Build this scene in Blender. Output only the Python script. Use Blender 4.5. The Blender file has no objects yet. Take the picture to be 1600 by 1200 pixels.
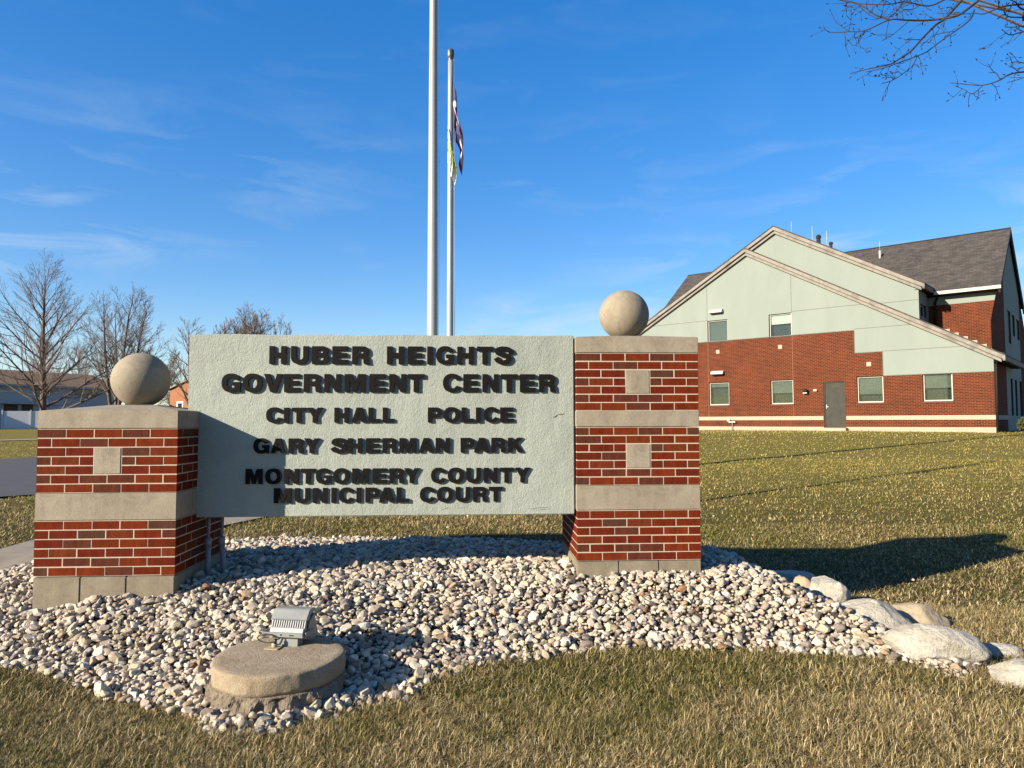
import bpy, bmesh, math, random
import numpy as np
from mathutils import Vector, Matrix

random.seed(7)
rng = np.random.default_rng(11)
SC = bpy.context.scene
COL = SC.collection
R = math.radians

# ------------------------------------------------------------------ camera
cam_d = bpy.data.cameras.new('camera'); cam = bpy.data.objects.new('camera', cam_d); COL.objects.link(cam)
CAMP = Vector((3.244, -5.501, 1.134))
yaw, pit, rol = R(2.913), R(2.971), R(-0.128)
r0 = Vector((math.cos(yaw), -math.sin(yaw), 0)); f0 = Vector((math.sin(yaw), math.cos(yaw), 0)); u0 = Vector((0, 0, 1))
FW = f0 * math.cos(pit) + u0 * math.sin(pit); UU = -f0 * math.sin(pit) + u0 * math.cos(pit)
R2 = r0 * math.cos(rol) + UU * math.sin(rol); U2 = -r0 * math.sin(rol) + UU * math.cos(rol)
cam.matrix_world = Matrix(((R2.x, U2.x, -FW.x, CAMP.x), (R2.y, U2.y, -FW.y, CAMP.y), (R2.z, U2.z, -FW.z, CAMP.z), (0, 0, 0, 1)))
cam_d.sensor_width = 36; cam_d.lens = 1120 / 1600 * 36
cam_d.clip_start = 0.05; cam_d.clip_end = 3000
SC.camera = cam

# ------------------------------------------------------------------ world and sun
SUN_AZ, SUN_EL = 240.0, 21.6           # clockwise from +Y
W = bpy.data.worlds.new("World"); SC.world = W; W.use_nodes = True
nt = W.node_tree; nt.nodes.clear()
def wn(t, **k):
    n = nt.nodes.new(t)
    for a, b in k.items(): setattr(n, a, b)
    return n
sky = wn('ShaderNodeTexSky', sky_type='NISHITA', sun_disc=False)
sky.sun_elevation = R(SUN_EL); sky.sun_rotation = R(SUN_AZ)
sky.altitude = 0; sky.air_density = 1.0; sky.dust_density = 0.35; sky.ozone_density = 3.2
hsv = wn('ShaderNodeHueSaturation'); hsv.inputs['Saturation'].default_value = 1.66; hsv.inputs['Hue'].default_value = .514; hsv.inputs['Value'].default_value = 2.45
gam = wn('ShaderNodeGamma'); gam.inputs['Gamma'].default_value = .68
nt.links.new(sky.outputs[0], gam.inputs['Color']); nt.links.new(gam.outputs[0], hsv.inputs['Color'])
tc = wn('ShaderNodeTexCoord')
# thin streaky cirrus, laid out over the sky dome by direction
mp = wn('ShaderNodeMapping'); mp.inputs['Scale'].default_value = (2.2, 2.2, 9.5); mp.inputs['Rotation'].default_value = (R(4), R(-6), 0)
nt.links.new(tc.outputs['Generated'], mp.inputs['Vector'])
n1 = wn('ShaderNodeTexNoise'); n1.inputs['Scale'].default_value = 2.3; n1.inputs['Detail'].default_value = 7; n1.inputs['Roughness'].default_value = .56; n1.inputs['Distortion'].default_value = .7
nt.links.new(mp.outputs[0], n1.inputs['Vector'])
mp2 = wn('ShaderNodeMapping'); mp2.inputs['Scale'].default_value = (1.1, 1.1, 2.6); mp2.inputs['Location'].default_value = (3.1, .4, 0)
nt.links.new(tc.outputs['Generated'], mp2.inputs['Vector'])
n2 = wn('ShaderNodeTexNoise'); n2.inputs['Scale'].default_value = 1.9; n2.inputs['Detail'].default_value = 3
nt.links.new(mp2.outputs[0], n2.inputs['Vector'])
mr1 = wn('ShaderNodeMapRange'); mr1.inputs['From Min'].default_value = .49; mr1.inputs['From Max'].default_value = .70
nt.links.new(n1.outputs['Fac'], mr1.inputs['Value'])
mr2 = wn('ShaderNodeMapRange'); mr2.inputs['From Min'].default_value = .40; mr2.inputs['From Max'].default_value = .66
nt.links.new(n2.outputs['Fac'], mr2.inputs['Value'])
sep = wn('ShaderNodeSeparateXYZ'); nt.links.new(tc.outputs['Generated'], sep.inputs[0])
mr3 = wn('ShaderNodeMapRange'); mr3.inputs['From Min'].default_value = .39; mr3.inputs['From Max'].default_value = .17; mr3.inputs['To Min'].default_value = .06
nt.links.new(sep.outputs['Z'], mr3.inputs['Value'])
m1 = wn('ShaderNodeMath', operation='MULTIPLY'); nt.links.new(mr1.outputs[0], m1.inputs[0]); nt.links.new(mr2.outputs[0], m1.inputs[1])
m2 = wn('ShaderNodeMath', operation='MULTIPLY'); nt.links.new(m1.outputs[0], m2.inputs[0]); nt.links.new(mr3.outputs[0], m2.inputs[1])
m3 = wn('ShaderNodeMath', operation='MULTIPLY'); nt.links.new(m2.outputs[0], m3.inputs[0]); m3.inputs[1].default_value = 1.0
mix = wn('ShaderNodeMix', data_type='RGBA')
nt.links.new(m3.outputs[0], mix.inputs['Factor']); nt.links.new(hsv.outputs[0], mix.inputs['A']); mix.inputs['B'].default_value = (5.0, 5.9, 7.0, 1)
bg = wn('ShaderNodeBackground'); bg.inputs['Strength'].default_value = .05
nt.links.new(mix.outputs['Result'], bg.inputs['Color'])
wo = wn('ShaderNodeOutputWorld'); nt.links.new(bg.outputs[0], wo.inputs['Surface'])

sl = bpy.data.lights.new('sun', 'SUN'); so = bpy.data.objects.new('sun', sl); COL.objects.link(so)
sl.energy = 5.0; sl.angle = R(.5); sl.color = (1, .89, .72)
to_sun = Vector((math.sin(R(SUN_AZ)) * math.cos(R(SUN_EL)), math.cos(R(SUN_AZ)) * math.cos(R(SUN_EL)), math.sin(R(SUN_EL))))
so.rotation_euler = (-to_sun).to_track_quat('-Z', 'Y').to_euler(); so.location = to_sun * 60
SC.view_settings.view_transform = 'Standard'; SC.view_settings.look = 'None'; SC.view_settings.gamma = 1
SC.view_settings.exposure = 1.42
SC.render.resolution_x = 1024; SC.render.resolution_y = 768
SC.cycles.max_bounces = 6; SC.cycles.transparent_max_bounces = 12

# ------------------------------------------------------------------ helpers
def newmat(name):
    m = bpy.data.materials.new(name); m.use_nodes = True
    t = m.node_tree; t.nodes.clear()
    o = t.nodes.new('ShaderNodeOutputMaterial'); p = t.nodes.new('ShaderNodeBsdfPrincipled')
    t.links.new(p.outputs[0], o.inputs[0])
    return m, t, p
def nn(t, typ, ins=None, **k):
    n = t.nodes.new(typ)
    for a, b in k.items(): setattr(n, a, b)
    for a, b in (ins or {}).items():
        if hasattr(b, 'is_linked') or isinstance(b, bpy.types.NodeSocket): t.links.new(b, n.inputs[a])
        else: n.inputs[a].default_value = b
    return n
def ramp(t, fac, stops, interp='LINEAR'):
    r = nn(t, 'ShaderNodeValToRGB'); cr = r.color_ramp; cr.interpolation = interp
    while len(cr.elements) < len(stops): cr.elements.new(.5)
    for e, (p, c) in zip(cr.elements, stops): e.position = p; e.color = (*c, 1)
    t.links.new(fac, r.inputs[0]); return r.outputs[0]
def mixc(t, fac, a, b, mode='MIX'):
    n = nn(t, 'ShaderNodeMix', data_type='RGBA', blend_type=mode)
    for s, v in (('Factor', fac), ('A', a), ('B', b)):
        if isinstance(v, bpy.types.NodeSocket): t.links.new(v, n.inputs[s])
        elif s == 'Factor': n.inputs[s].default_value = v
        else: n.inputs[s].default_value = (*v, 1)
    return n.outputs['Result']
def noise(t, scale, detail=4, rough=.55, vec=None, dist=0):
    n = nn(t, 'ShaderNodeTexNoise', {'Scale': scale, 'Detail': detail, 'Roughness': rough, 'Distortion': dist})
    if vec is None: vec = nn(t, 'ShaderNodeTexCoord').outputs['Object']
    t.links.new(vec, n.inputs['Vector']); return n.outputs['Fac']
def bump(t, p, h, strength=.3, dist=.01):
    b = nn(t, 'ShaderNodeBump', {'Strength': strength, 'Distance': dist}); t.links.new(h, b.inputs['Height']); t.links.new(b.outputs[0], p.inputs['Normal'])
def simple(name, c1, c2=None, scale=6, rough=.8, bs=0, bscale=60, bd=.004, metal=0, spec=None, c3=None):
    m, t, p = newmat(name)
    if c2 is None: c2 = tuple(x * .8 for x in c1)
    f = noise(t, scale, 6, .62)
    st = [(.32, c1), (.68, c2)] if c3 is None else [(.3, c1), (.52, c2), (.72, c3)]
    t.links.new(ramp(t, f, st), p.inputs['Base Color'])
    p.inputs['Roughness'].default_value = rough; p.inputs['Metallic'].default_value = metal
    if spec is not None: p.inputs['Specular IOR Level'].default_value = spec
    if bs: bump(t, p, noise(t, bscale, 5, .6), bs, bd)
    return m
def island(t):
    return nn(t, 'ShaderNodeNewGeometry').outputs['Random Per Island']

def link(o, parent=None):
    COL.objects.link(o)
    if parent is not None: o.parent = parent
    return o
def meshobj(name, verts, faces, mat=None, parent=None, smooth=False):
    me = bpy.data.meshes.new(name); me.from_pydata([tuple(v) for v in verts], [], [tuple(f) for f in faces]); me.update()
    if mat: me.materials.append(mat)
    if smooth: me.polygons.foreach_set('use_smooth', [True] * len(me.polygons))
    return link(bpy.data.objects.new(name, me), parent)
def bigmesh(name, V, loops, starts, totals, mat, parent=None, smooth=False):
    me = bpy.data.meshes.new(name)
    me.vertices.add(len(V)); me.vertices.foreach_set('co', np.ascontiguousarray(V, dtype=np.float32).ravel())
    me.loops.add(len(loops)); me.loops.foreach_set('vertex_index', np.ascontiguousarray(loops, dtype=np.int32))
    me.polygons.add(len(starts)); me.polygons.foreach_set('loop_start', np.ascontiguousarray(starts, dtype=np.int32))
    me.polygons.foreach_set('loop_total', np.ascontiguousarray(totals, dtype=np.int32))
    me.polygons.foreach_set('use_smooth', np.full(len(starts), smooth))
    me.update(calc_edges=True); me.validate()
    if mat: me.materials.append(mat)
    return link(bpy.data.objects.new(name, me), parent)
def bmobj(name, bm, mat, parent=None, smooth=False):
    me = bpy.data.meshes.new(name); bmesh.ops.recalc_face_normals(bm, faces=bm.faces[:]); bm.to_mesh(me); bm.free()
    for m in (mat if isinstance(mat, (list, tuple)) else [mat]): me.materials.append(m)
    if smooth: me.polygons.foreach_set('use_smooth', [True] * len(me.polygons))
    return link(bpy.data.objects.new(name, me), parent)
def box(bm, x0, x1, y0, y1, z0, z1, bev=0):
    v = [bm.verts.new((x, y, z)) for z in (z0, z1) for x, y in ((x0, y0), (x1, y0), (x1, y1), (x0, y1))]
    f = [bm.faces.new([v[i] for i in q]) for q in ((3, 2, 1, 0), (4, 5, 6, 7), (0, 1, 5, 4), (1, 2, 6, 5), (2, 3, 7, 6), (3, 0, 4, 7))]
    if bev: bmesh.ops.bevel(bm, geom=list({e for q in f for e in q.edges}), offset=bev, segments=2, affect='EDGES')
    return v
def boxobj(name, dims, mat, parent=None, bev=0):
    bm = bmesh.new(); box(bm, *dims, bev=bev); return bmobj(name, bm, mat, parent)
def prism(bm, poly, a0, a1, axis):
    """extrude a 2-D polygon along axis ('x': poly=(y,z), 'y': poly=(x,z), 'z': poly=(x,y))"""
    def P(p, a): return {'x': (a, p[0], p[1]), 'y': (p[0], a, p[1]), 'z': (p[0], p[1], a)}[axis]
    A = [bm.verts.new(P(p, a0)) for p in poly]; B = [bm.verts.new(P(p, a1)) for p in poly]
    n = len(poly); bm.faces.new(A[::-1]); bm.faces.new(B)
    for i in range(n): bm.faces.new((A[i], A[(i + 1) % n], B[(i + 1) % n], B[i]))
def tube_arr(V, F, pts, rad, sides):
    """append a tapered tube to lists"""
    pts = [Vector(p) for p in pts]; base = len(V); n = len(pts); ref = Vector((.31, .22, .92))
    for i, p in enumerate(pts):
        d = (pts[min(i + 1, n - 1)] - pts[max(i - 1, 0)])
        if d.length < 1e-9: d = Vector((0, 0, 1))
        d.normalize()
        a = d.cross(ref)
        if a.length < .05: a = d.cross(Vector((1, 0, 0)))
        a.normalize(); b = d.cross(a)
        for k in range(sides):
            th = 2 * math.pi * k / sides
            V.append(tuple(p + (a * math.cos(th) + b * math.sin(th)) * rad[i]))
    for i in range(n - 1):
        for k in range(sides):
            k2 = (k + 1) % sides
            F.append((base + i * sides + k, base + i * sides + k2, base + (i + 1) * sides + k2, base + (i + 1) * sides + k))
    F.append(tuple(base + k for k in range(sides))[::-1]); F.append(tuple(base + (n - 1) * sides + k for k in range(sides)))
def tubeobj(name, pts, rad, mat, parent=None, sides=10, smooth=True):
    V, F = [], []
    if not hasattr(rad, '__len__'): rad = [rad] * len(pts)
    tube_arr(V, F, pts, rad, sides); return meshobj(name, V, F, mat, parent, smooth)
def lathe(bm, prof, cx=0, cy=0, n=32):
    rings = []
    for r, z in prof: rings.append([bm.verts.new((cx + r * math.cos(2 * math.pi * k / n), cy + r * math.sin(2 * math.pi * k / n), z)) for k in range(n)])
    for a, b in zip(rings, rings[1:]):
        for k in range(n): bm.faces.new((a[k], a[(k + 1) % n], b[(k + 1) % n], b[k]))
    bm.faces.new(rings[0][::-1]); bm.faces.new(rings[-1])
def tag(o, label=None, cat=None, group=None, kind=None):
    for k, v in (('label', label), ('category', cat), ('group', group), ('kind', kind)):
        if v: o[k] = v
    return o
def empty(name, loc=(0, 0, 0), rz=0):
    o = bpy.data.objects.new(name, None); o.location = loc; o.rotation_euler = (0, 0, rz); o.empty_display_size = .2
    return link(o)

# ------------------------------------------------------------------ terrain functions
def ss(t):
    t = np.clip(t, 0, 1); return t * t * (3 - 2 * t)
def g0(x, y):
    x = np.asarray(x, float); y = np.asarray(y, float)
    left = -.48 + .31 * ss((y + 1.2) / 3.4) + .67 * ss((y - 12) / 48)
    t = y - 3.4; rr = -.48 - .10 * ss((y + .6) / 2.2) + .060 * (t + np.sqrt(t * t + 1.6)) / 2; rr = np.where(rr > .5, .5 + .13 * np.tanh((rr - .5) / .13), rr)
    k = ss((y - 6) / 16); w = ss((x - 3.8) / 3.2) * (1 - k) + ss((x + 2) / 11) * k
    return left * (1 - w) + rr * w
BED = np.array([(-.3, 2.3), (-.9, 1.5), (-1.5, .7), (-1.3, .0), (-.7, -.28), (.07, -.45), (.55, -.72), (1.03, -1.04), (1.35, -1.25), (1.83, -1.49), (2.2, -1.61), (2.59, -1.36), (2.88, -1.04), (3.23, -.76), (3.71, -.54), (4.38, -.47), (5.27, -.54), (5.75, -.66), (6.05, -.80), (6.28, -1.0), (6.50, -.95), (6.42, -.4), (6.33, .2), (6.28, .9), (6.3, 1.5), (6.1, 2.05), (5.65, 2.15), (4.9, 2.2), (4.1, 2.2), (3.2, 2.45), (2.2, 2.55), (1.2, 2.6), (.4, 2.5)])
def inside(x, y, P=BED):
    x = np.asarray(x, float); y = np.asarray(y, float); r = np.zeros(x.shape, bool)
    for i in range(len(P)):
        x1, y1 = P[i]; x2, y2 = P[(i + 1) % len(P)]
        r ^= ((y1 > y) != (y2 > y)) & (x < (x2 - x1) * (y - y1) / (y2 - y1 + 1e-12) + x1)
    return r
def edged(x, y, P=BED):
    x = np.asarray(x, float); y = np.asarray(y, float); d = np.full(x.shape, 1e9)
    for i in range(len(P)):
        a = P[i]; e = P[(i + 1) % len(P)] - a
        t = np.clip(((x - a[0]) * e[0] + (y - a[1]) * e[1]) / (e @ e), 0, 1)
        d = np.minimum(d, np.hypot(x - a[0] - t * e[0], y - a[1] - t * e[1]))
    return d
def hs(x, y):
    g = g0(x, y); x = np.asarray(x, float)
    L = np.interp(x, [.5, 1.6, 3, 4.6], [.8, 1.6, 1.5, .85])
    t = np.where(inside(x, y), ss(edged(x, y) / L), 0)
    return np.maximum(g, g * (1 - t) - .115 * t)
def gz(x, y): return float(g0(x, y))
WALK = np.array([(-.36, 1.45), (-.48, .81), (-.54, .49), (-.72, -.1), (-1.2, -1.6), (-2.6, -1.6), (-1.72, 1.2), (-1.58, 2.11), (-1.59, 2.71), (-1.3, 4.6), (-.4, 7.2), (1.2, 7.2), (.6, 5.0), (-.1, 3.0)])
ROAD = np.array([(-45, -16), (-12, 1.0), (-4.9, 7.3), (-4.55, 7.7), (-1, 12), (6, 24), (20, 55), (5, 62), (-8.5, 32), (-12.2, 20.6), (-13.5, 18.6), (-24, 10), (-60, -4)])

# ------------------------------------------------------------------ ground sheets
def ground_mat():
    m, t, p = newmat('dormant_lawn')
    obj = nn(t, 'ShaderNodeTexCoord').outputs['Object']
    big = noise(t, .32, 4, .6, obj); mid = noise(t, 2.6, 5, .7, obj); fine = noise(t, 55, 5, .7, obj)
    c = ramp(t, mid, [(.3, (.10, .075, .022)), (.5, (.15, .11, .036)), (.72, (.21, .155, .06))])
    g = ramp(t, mid, [(.3, (.07, .078, .016)), (.7, (.135, .125, .032))])
    f = nn(t, 'ShaderNodeMapRange', {'Value': big, 'From Min': .40, 'From Max': .62}).outputs[0]
    c = mixc(t, f, c, g)
    yy = nn(t, 'ShaderNodeSeparateXYZ'); t.links.new(obj, yy.inputs[0])
    far = nn(t, 'ShaderNodeMapRange', {'Value': yy.outputs[1], 'From Min': 2.0, 'From Max': 13.0}).outputs[0]
    c = mixc(t, far, c, mixc(t, .6, c, (.44, .36, .10)))
    c = mixc(t, .55, c, ramp(t, fine, [(.28, (.45, .42, .35)), (.72, (1.5, 1.45, 1.3))]), 'MULTIPLY')
    t.links.new(c, p.inputs['Base Color']); p.inputs['Roughness'].default_value = 1; p.inputs['Specular IOR Level'].default_value = .1
    h = nn(t, 'ShaderNodeMath', {0: fine, 1: noise(t, 14, 4, .7, obj)}, operation='ADD').outputs[0]
    bump(t, p, h, .9, .06); return m
M_lawn = ground_mat()
M_soil = simple('dark_soil', (.05, .036, .024), (.11, .08, .055), 18, 1, .8, 40, .03)
def axis(lo, hi, step, far, grow=1.22):
    a = list(np.arange(lo, hi + 1e-6, step)); s = step; v = lo; L = []
    while v > -far: s *= grow; v -= s; L.append(v)
    s = step; v = hi; H = []
    while v < far: s *= grow; v += s; H.append(v)
    return np.array(L[::-1] + a + H)
ax = axis(-2.2, 7.4, .1, 700, 1.15); ay = axis(-2.2, 3.2, .1, 700, 1.15)
gx, gy = np.meshgrid(ax, ay, indexing='ij'); gh = hs(gx, gy)
gh = gh + np.where(np.hypot(gx - 3, gy) < 60, .012 * np.sin(gx * 1.7 + .6 * gy) * np.sin(gy * 1.3 - .4 * gx), 0) * (~inside(gx, gy))
V = np.stack([gx, gy, gh], -1).reshape(-1, 3); nx, ny = gx.shape
ii, jj = np.meshgrid(np.arange(nx - 1), np.arange(ny - 1), indexing='ij'); q = (ii * ny + jj).ravel()
quads = np.stack([q, q + ny, q + ny + 1, q + 1], 1)
cen = V[quads].mean(1); isbed = inside(cen[:, 0], cen[:, 1])
def sub(name, mask, mat):
    Q = quads[mask]; u, inv = np.unique(Q, return_inverse=True)
    o = bigmesh(name, V[u], inv.ravel(), np.arange(0, len(Q) * 4, 4), np.full(len(Q), 4), mat, smooth=True)
    o['kind'] = 'structure'; return o
sub('lawn', ~isbed, M_lawn); sub('soil_bed', isbed, M_soil)
def sheet(name, P, mat, lift, step, extra=0):
    x0, y0 = P.min(0); x1, y1 = P.max(0)
    bm = bmesh.new(); f = bm.faces.new([bm.verts.new((a, b, 0)) for a, b in P]); bmesh.ops.triangulate(bm, faces=[f])
    for k in np.arange(math.floor(x0 / step) * step, x1, step): bmesh.ops.bisect_plane(bm, geom=bm.verts[:] + bm.edges[:] + bm.faces[:], plane_co=(k, 0, 0), plane_no=(1, 0, 0))
    for k in np.arange(math.floor(y0 / step) * step, y1, step): bmesh.ops.bisect_plane(bm, geom=bm.verts[:] + bm.edges[:] + bm.faces[:], plane_co=(0, k, 0), plane_no=(0, 1, 0))
    for v in bm.verts: v.co.z = gz(v.co.x, v.co.y) + lift
    o = bmobj(name, bm, mat); o['kind'] = 'structure'
    for pl in o.data.polygons:
        pass
    return o
M_conc = simple('walk_concrete', (.42, .34, .24), (.30, .245, .175), 5, .95, .35, 90, .004)
M_asph = simple('asphalt', (.052, .052, .056), (.082, .08, .08), 3, .9, .5, 120, .006)
sheet('walkway', WALK, M_conc, .022, .8)
sheet('road', ROAD, M_asph, .03, 2.5)
FP = np.array([(-40, 24.5), (-24, 32.4), (-20.5, 35.2), (-10, 46), (-11, 47), (-21.3, 36.4), (-24.8, 33.6), (-40.5, 25.6)])
sheet('footpath', FP, M_conc, .04, 2.5)

# ------------------------------------------------------------------ materials shared
def brick_mat():
    m, t, p = newmat('red_brick')
    i = island(t); obj = nn(t, 'ShaderNodeTexCoord').outputs['Object']
    base = ramp(t, i, [(0, (.185, .026, .007)), (.2, (.210, .034, .009)), (.40, (.155, .022, .007)), (.56, (.190, .038, .013)), (.70, (.130, .036, .020)), (.80, (.115, .046, .028)), (.88, (.165, .022, .009))], 'CONSTANT')
    mp = nn(t, 'ShaderNodeMapping', {'Scale': (1, 1, .35)}); t.links.new(obj, mp.inputs[0])
    c = mixc(t, .7, base, ramp(t, noise(t, 22, 6, .7, mp.outputs[0], .6), [(.3, (.5, .5, .5)), (.7, (1.35, 1.35, 1.35))]), 'MULTIPLY')
    t.links.new(c, p.inputs['Base Color']); p.inputs['Roughness'].default_value = .9; p.inputs['Specular IOR Level'].default_value = .06
    bump(t, p, noise(t, 120, 5, .65, obj), .5, .004); return m
M_brick = brick_mat()
M_mortar = simple('mortar', (.74, .60, .44), (.60, .48, .35), 30, .95, .3, 150, .002)
def stone_mat(name, a, b, c):
    m, t, p = newmat(name); obj = nn(t, 'ShaderNodeTexCoord').outputs['Object']
    cl = ramp(t, noise(t, 3.2, 7, .66, obj, .5), [(.3, a), (.52, b), (.72, c)])
    cl = mixc(t, .5, cl, ramp(t, noise(t, 160, 3, .6, obj), [(.3, (.8, .8, .8)), (.7, (1.12, 1.12, 1.12))]), 'MULTIPLY')
    mp = nn(t, 'ShaderNodeMapping', {'Scale': (9, 9, .7)}); t.links.new(obj, mp.inputs[0])
    cl = mixc(t, .45, cl, ramp(t, noise(t, 1.2, 5, .6, mp.outputs[0], .4), [(.35, (.72, .72, .70)), (.62, (1.06, 1.06, 1.06))]), 'MULTIPLY')
    cl = mixc(t, .55, cl, ramp(t, noise(t, 7.5, 8, .75, obj, 1.5), [(.38, (.70, .68, .64)), (.5, (1, 1, 1)), (.70, (1.16, 1.14, 1.1))]), 'MULTIPLY')
    pit = nn(t, 'ShaderNodeTexVoronoi', {'Scale': 70.0}); t.links.new(obj, pit.inputs['Vector'])
    cl = mixc(t, 1.0, cl, ramp(t, pit.outputs['Distance'], [(.0, (.62, .6, .57)), (.16, (1, 1, 1))]), 'MULTIPLY')
    t.links.new(cl, p.inputs['Base Color']); p.inputs['Roughness'].default_value = .9
    bump(t, p, noise(t, 90, 6, .7, obj), .45, .006); return m
M_lime = stone_mat('limestone', (.34, .285, .205), (.42, .35, .255), (.48, .41, .305))
M_ball = stone_mat('cast_stone', (.33, .275, .195), (.40, .335, .24), (.47, .395, .285))
M_plinth = stone_mat('plinth_concrete', (.25, .205, .135), (.32, .265, .18), (.38, .325, .24))

# ------------------------------------------------------------------ brick piers
CRS, PW = .0677333, 1.016
def brick_piece(bm, x0, x1, y0, y1, z0, z1):
    j = lambda: random.uniform(-.0012, .0012)
    box(bm, x0 + j(), x1 + j(), y0 + j(), y1 + j(), z0 + j(), z1 + j())
def make_pier(x, y, plan, label, par):
    """plan: from the bottom up, ('b', courses, inset_from_course or None) or ('s', courses)"""
    t = empty('brick_pier', (x, y, 0)); tag(t, label, 'brick pier', 'brick piers holding the sign')
    bm = bmesh.new()
    for a, b in ((0, .335), (.339, .665), (.669, PW)):
        box(bm, a + .0, b, -.004, PW + .004, -.62, -.006, .006)
    bmobj('plinth', bm, M_plinth, t)
    z = 0; k = 0; U = PW / 5; JT = .0095; hd = .1016
    for it in plan:
        if it[0] == 's':
            last = it is plan[-1]; h = it[1] * CRS
            if not last:
                bm = bmesh.new()
                box(bm, -.0025, PW + .0025, -.0025, .30, z + .003, z + h - .003, .003)
                box(bm, -.0025, PW + .0025, .303, PW + .0025, z + .003, z + h - .003, .003)
                bmobj('stone_band', bm, M_lime, t)
            else:
                bm = bmesh.new(); e = .003; z1 = z + h; zt = z1 + .052; r = .15; c = PW / 2
                lo = [bm.verts.new(p) for p in ((-e, -e, z + .003), (PW + e, -e, z + .003), (PW + e, PW + e, z + .003), (-e, PW + e, z + .003))]
                mi = [bm.verts.new(p) for p in ((-e, -e, z1), (PW + e, -e, z1), (PW + e, PW + e, z1), (-e, PW + e, z1))]
                hi = [bm.verts.new(p) for p in ((c - r, c - r, zt), (c + r, c - r, zt), (c + r, c + r, zt), (c - r, c + r, zt))]
                bm.faces.new(lo[::-1]); bm.faces.new(hi)
                for A, B in ((lo, mi), (mi, hi)):
                    for i in range(4): bm.faces.new((A[i], A[(i + 1) % 4], B[(i + 1) % 4], B[i]))
                bmesh.ops.bevel(bm, geom=[e2 for e2 in bm.edges], offset=.004, segments=2, affect='EDGES')
                bmobj('cap', bm, M_lime, t)
            z += h; k += it[1]; continue
        n, inset = it[1], it[2]; bricks = bmesh.new(); mort = bmesh.new()
        box(mort, .0018, PW - .0018, .0018, PW - .0018, z + .0005, z + n * CRS - .0005)
        if inset is not None:
            bm = bmesh.new(); box(bm, 2 * U + JT / 2, 3 * U - JT / 2, -.003, .1, z + inset * CRS + JT / 2, z + (inset + 3) * CRS - JT / 2, .003)
            bmobj('inset_block', bm, M_lime, t)
        for i in range(n):
            za = z + i * CRS + JT / 2; zb = za + CRS - JT; full = (k % 2 == par)
            edges = [0, U, 2 * U, 3 * U, 4 * U, PW] if full else [0, U / 2, 1.5 * U, 2.5 * U, 3.5 * U, 4.5 * U, PW]
            for face in (0, 1):
                ya, yb = (0, hd - JT / 2) if face == 0 else (PW - hd + JT / 2, PW)
                for a, b in zip(edges, edges[1:]):
                    segs = [(a, b)]
                    if face == 0 and inset is not None and inset <= i < inset + 3:
                        segs = [(max(a, s0), min(b, s1)) for s0, s1 in ((0, 2 * U), (3 * U, PW)) if min(b, s1) - max(a, s0) > .02]
                    for s0, s1 in segs:
                        l = s0 + (JT / 2 if s0 > .001 else 0); r_ = s1 - (JT / 2 if s1 < PW - .001 else 0)
                        if not full and (s0 < .001 or s1 > PW - .001): continue
                        brick_piece(bricks, l, r_, ya, yb, za, zb)
            for face in (0, 1):
                xa, xb = (0, hd - JT / 2) if face == 0 else (PW - hd + JT / 2, PW)
                if full:
                    ed = [hd + JT / 2, U * 1.5, U * 2.5, U * 3.5, PW - hd - JT / 2]
                else: ed = [0, U, 2 * U, 3 * U, 4 * U, PW]
                for a, b in zip(ed, ed[1:]):
                    brick_piece(bricks, xa, xb, a + (JT / 2 if a > .2 else 0), b - (JT / 2 if b < PW - .2 else 0), za, zb)
            k += 1
        z += n * CRS
        bo = bmobj('brickwork', bricks, M_brick, t); bmobj('mortar', mort, M_mortar, bo)
    return t, z
XR, DR = 4.071, .346
make_pier(0, 0, [('b', 6, None), ('s', 3), ('b', 7, 2), ('s', 2)], 'low square brick pier at the left end of the sign with one stone inset block', 1)
make_pier(XR, DR, [('b', 6, None), ('s', 3), ('b', 7, 2), ('s', 2), ('b', 7, 2), ('s', 2)], 'tall square brick pier at the right end of the sign with two stone inset blocks', 0)
def ball(x, y, zt, label):
    bm = bmesh.new(); bmesh.ops.create_uvsphere(bm, u_segments=64, v_segments=40, radius=.222)
    bmesh.ops.bisect_plane(bm, geom=bm.verts[:] + bm.edges[:] + bm.faces[:], plane_co=(0, 0, -.205), plane_no=(0, 0, -1), clear_outer=True)
    bmesh.ops.holes_fill(bm, edges=[e for e in bm.edges if len(e.link_faces) == 1])
    o = bmobj('stone_ball', bm, M_ball, None, True); o.location = (x, y, zt + .205); o.rotation_euler = (0, 0, random.random() * 6)
    tag(o, label, 'stone ball', 'stone balls on the brick piers')
ball(PW / 2, PW / 2, 18 * CRS + .052, 'round stone ball on the cap of the low brick pier')
ball(XR + PW / 2, DR + PW / 2, 27 * CRS + .052, 'round stone ball on top of the tall brick pier')

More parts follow.
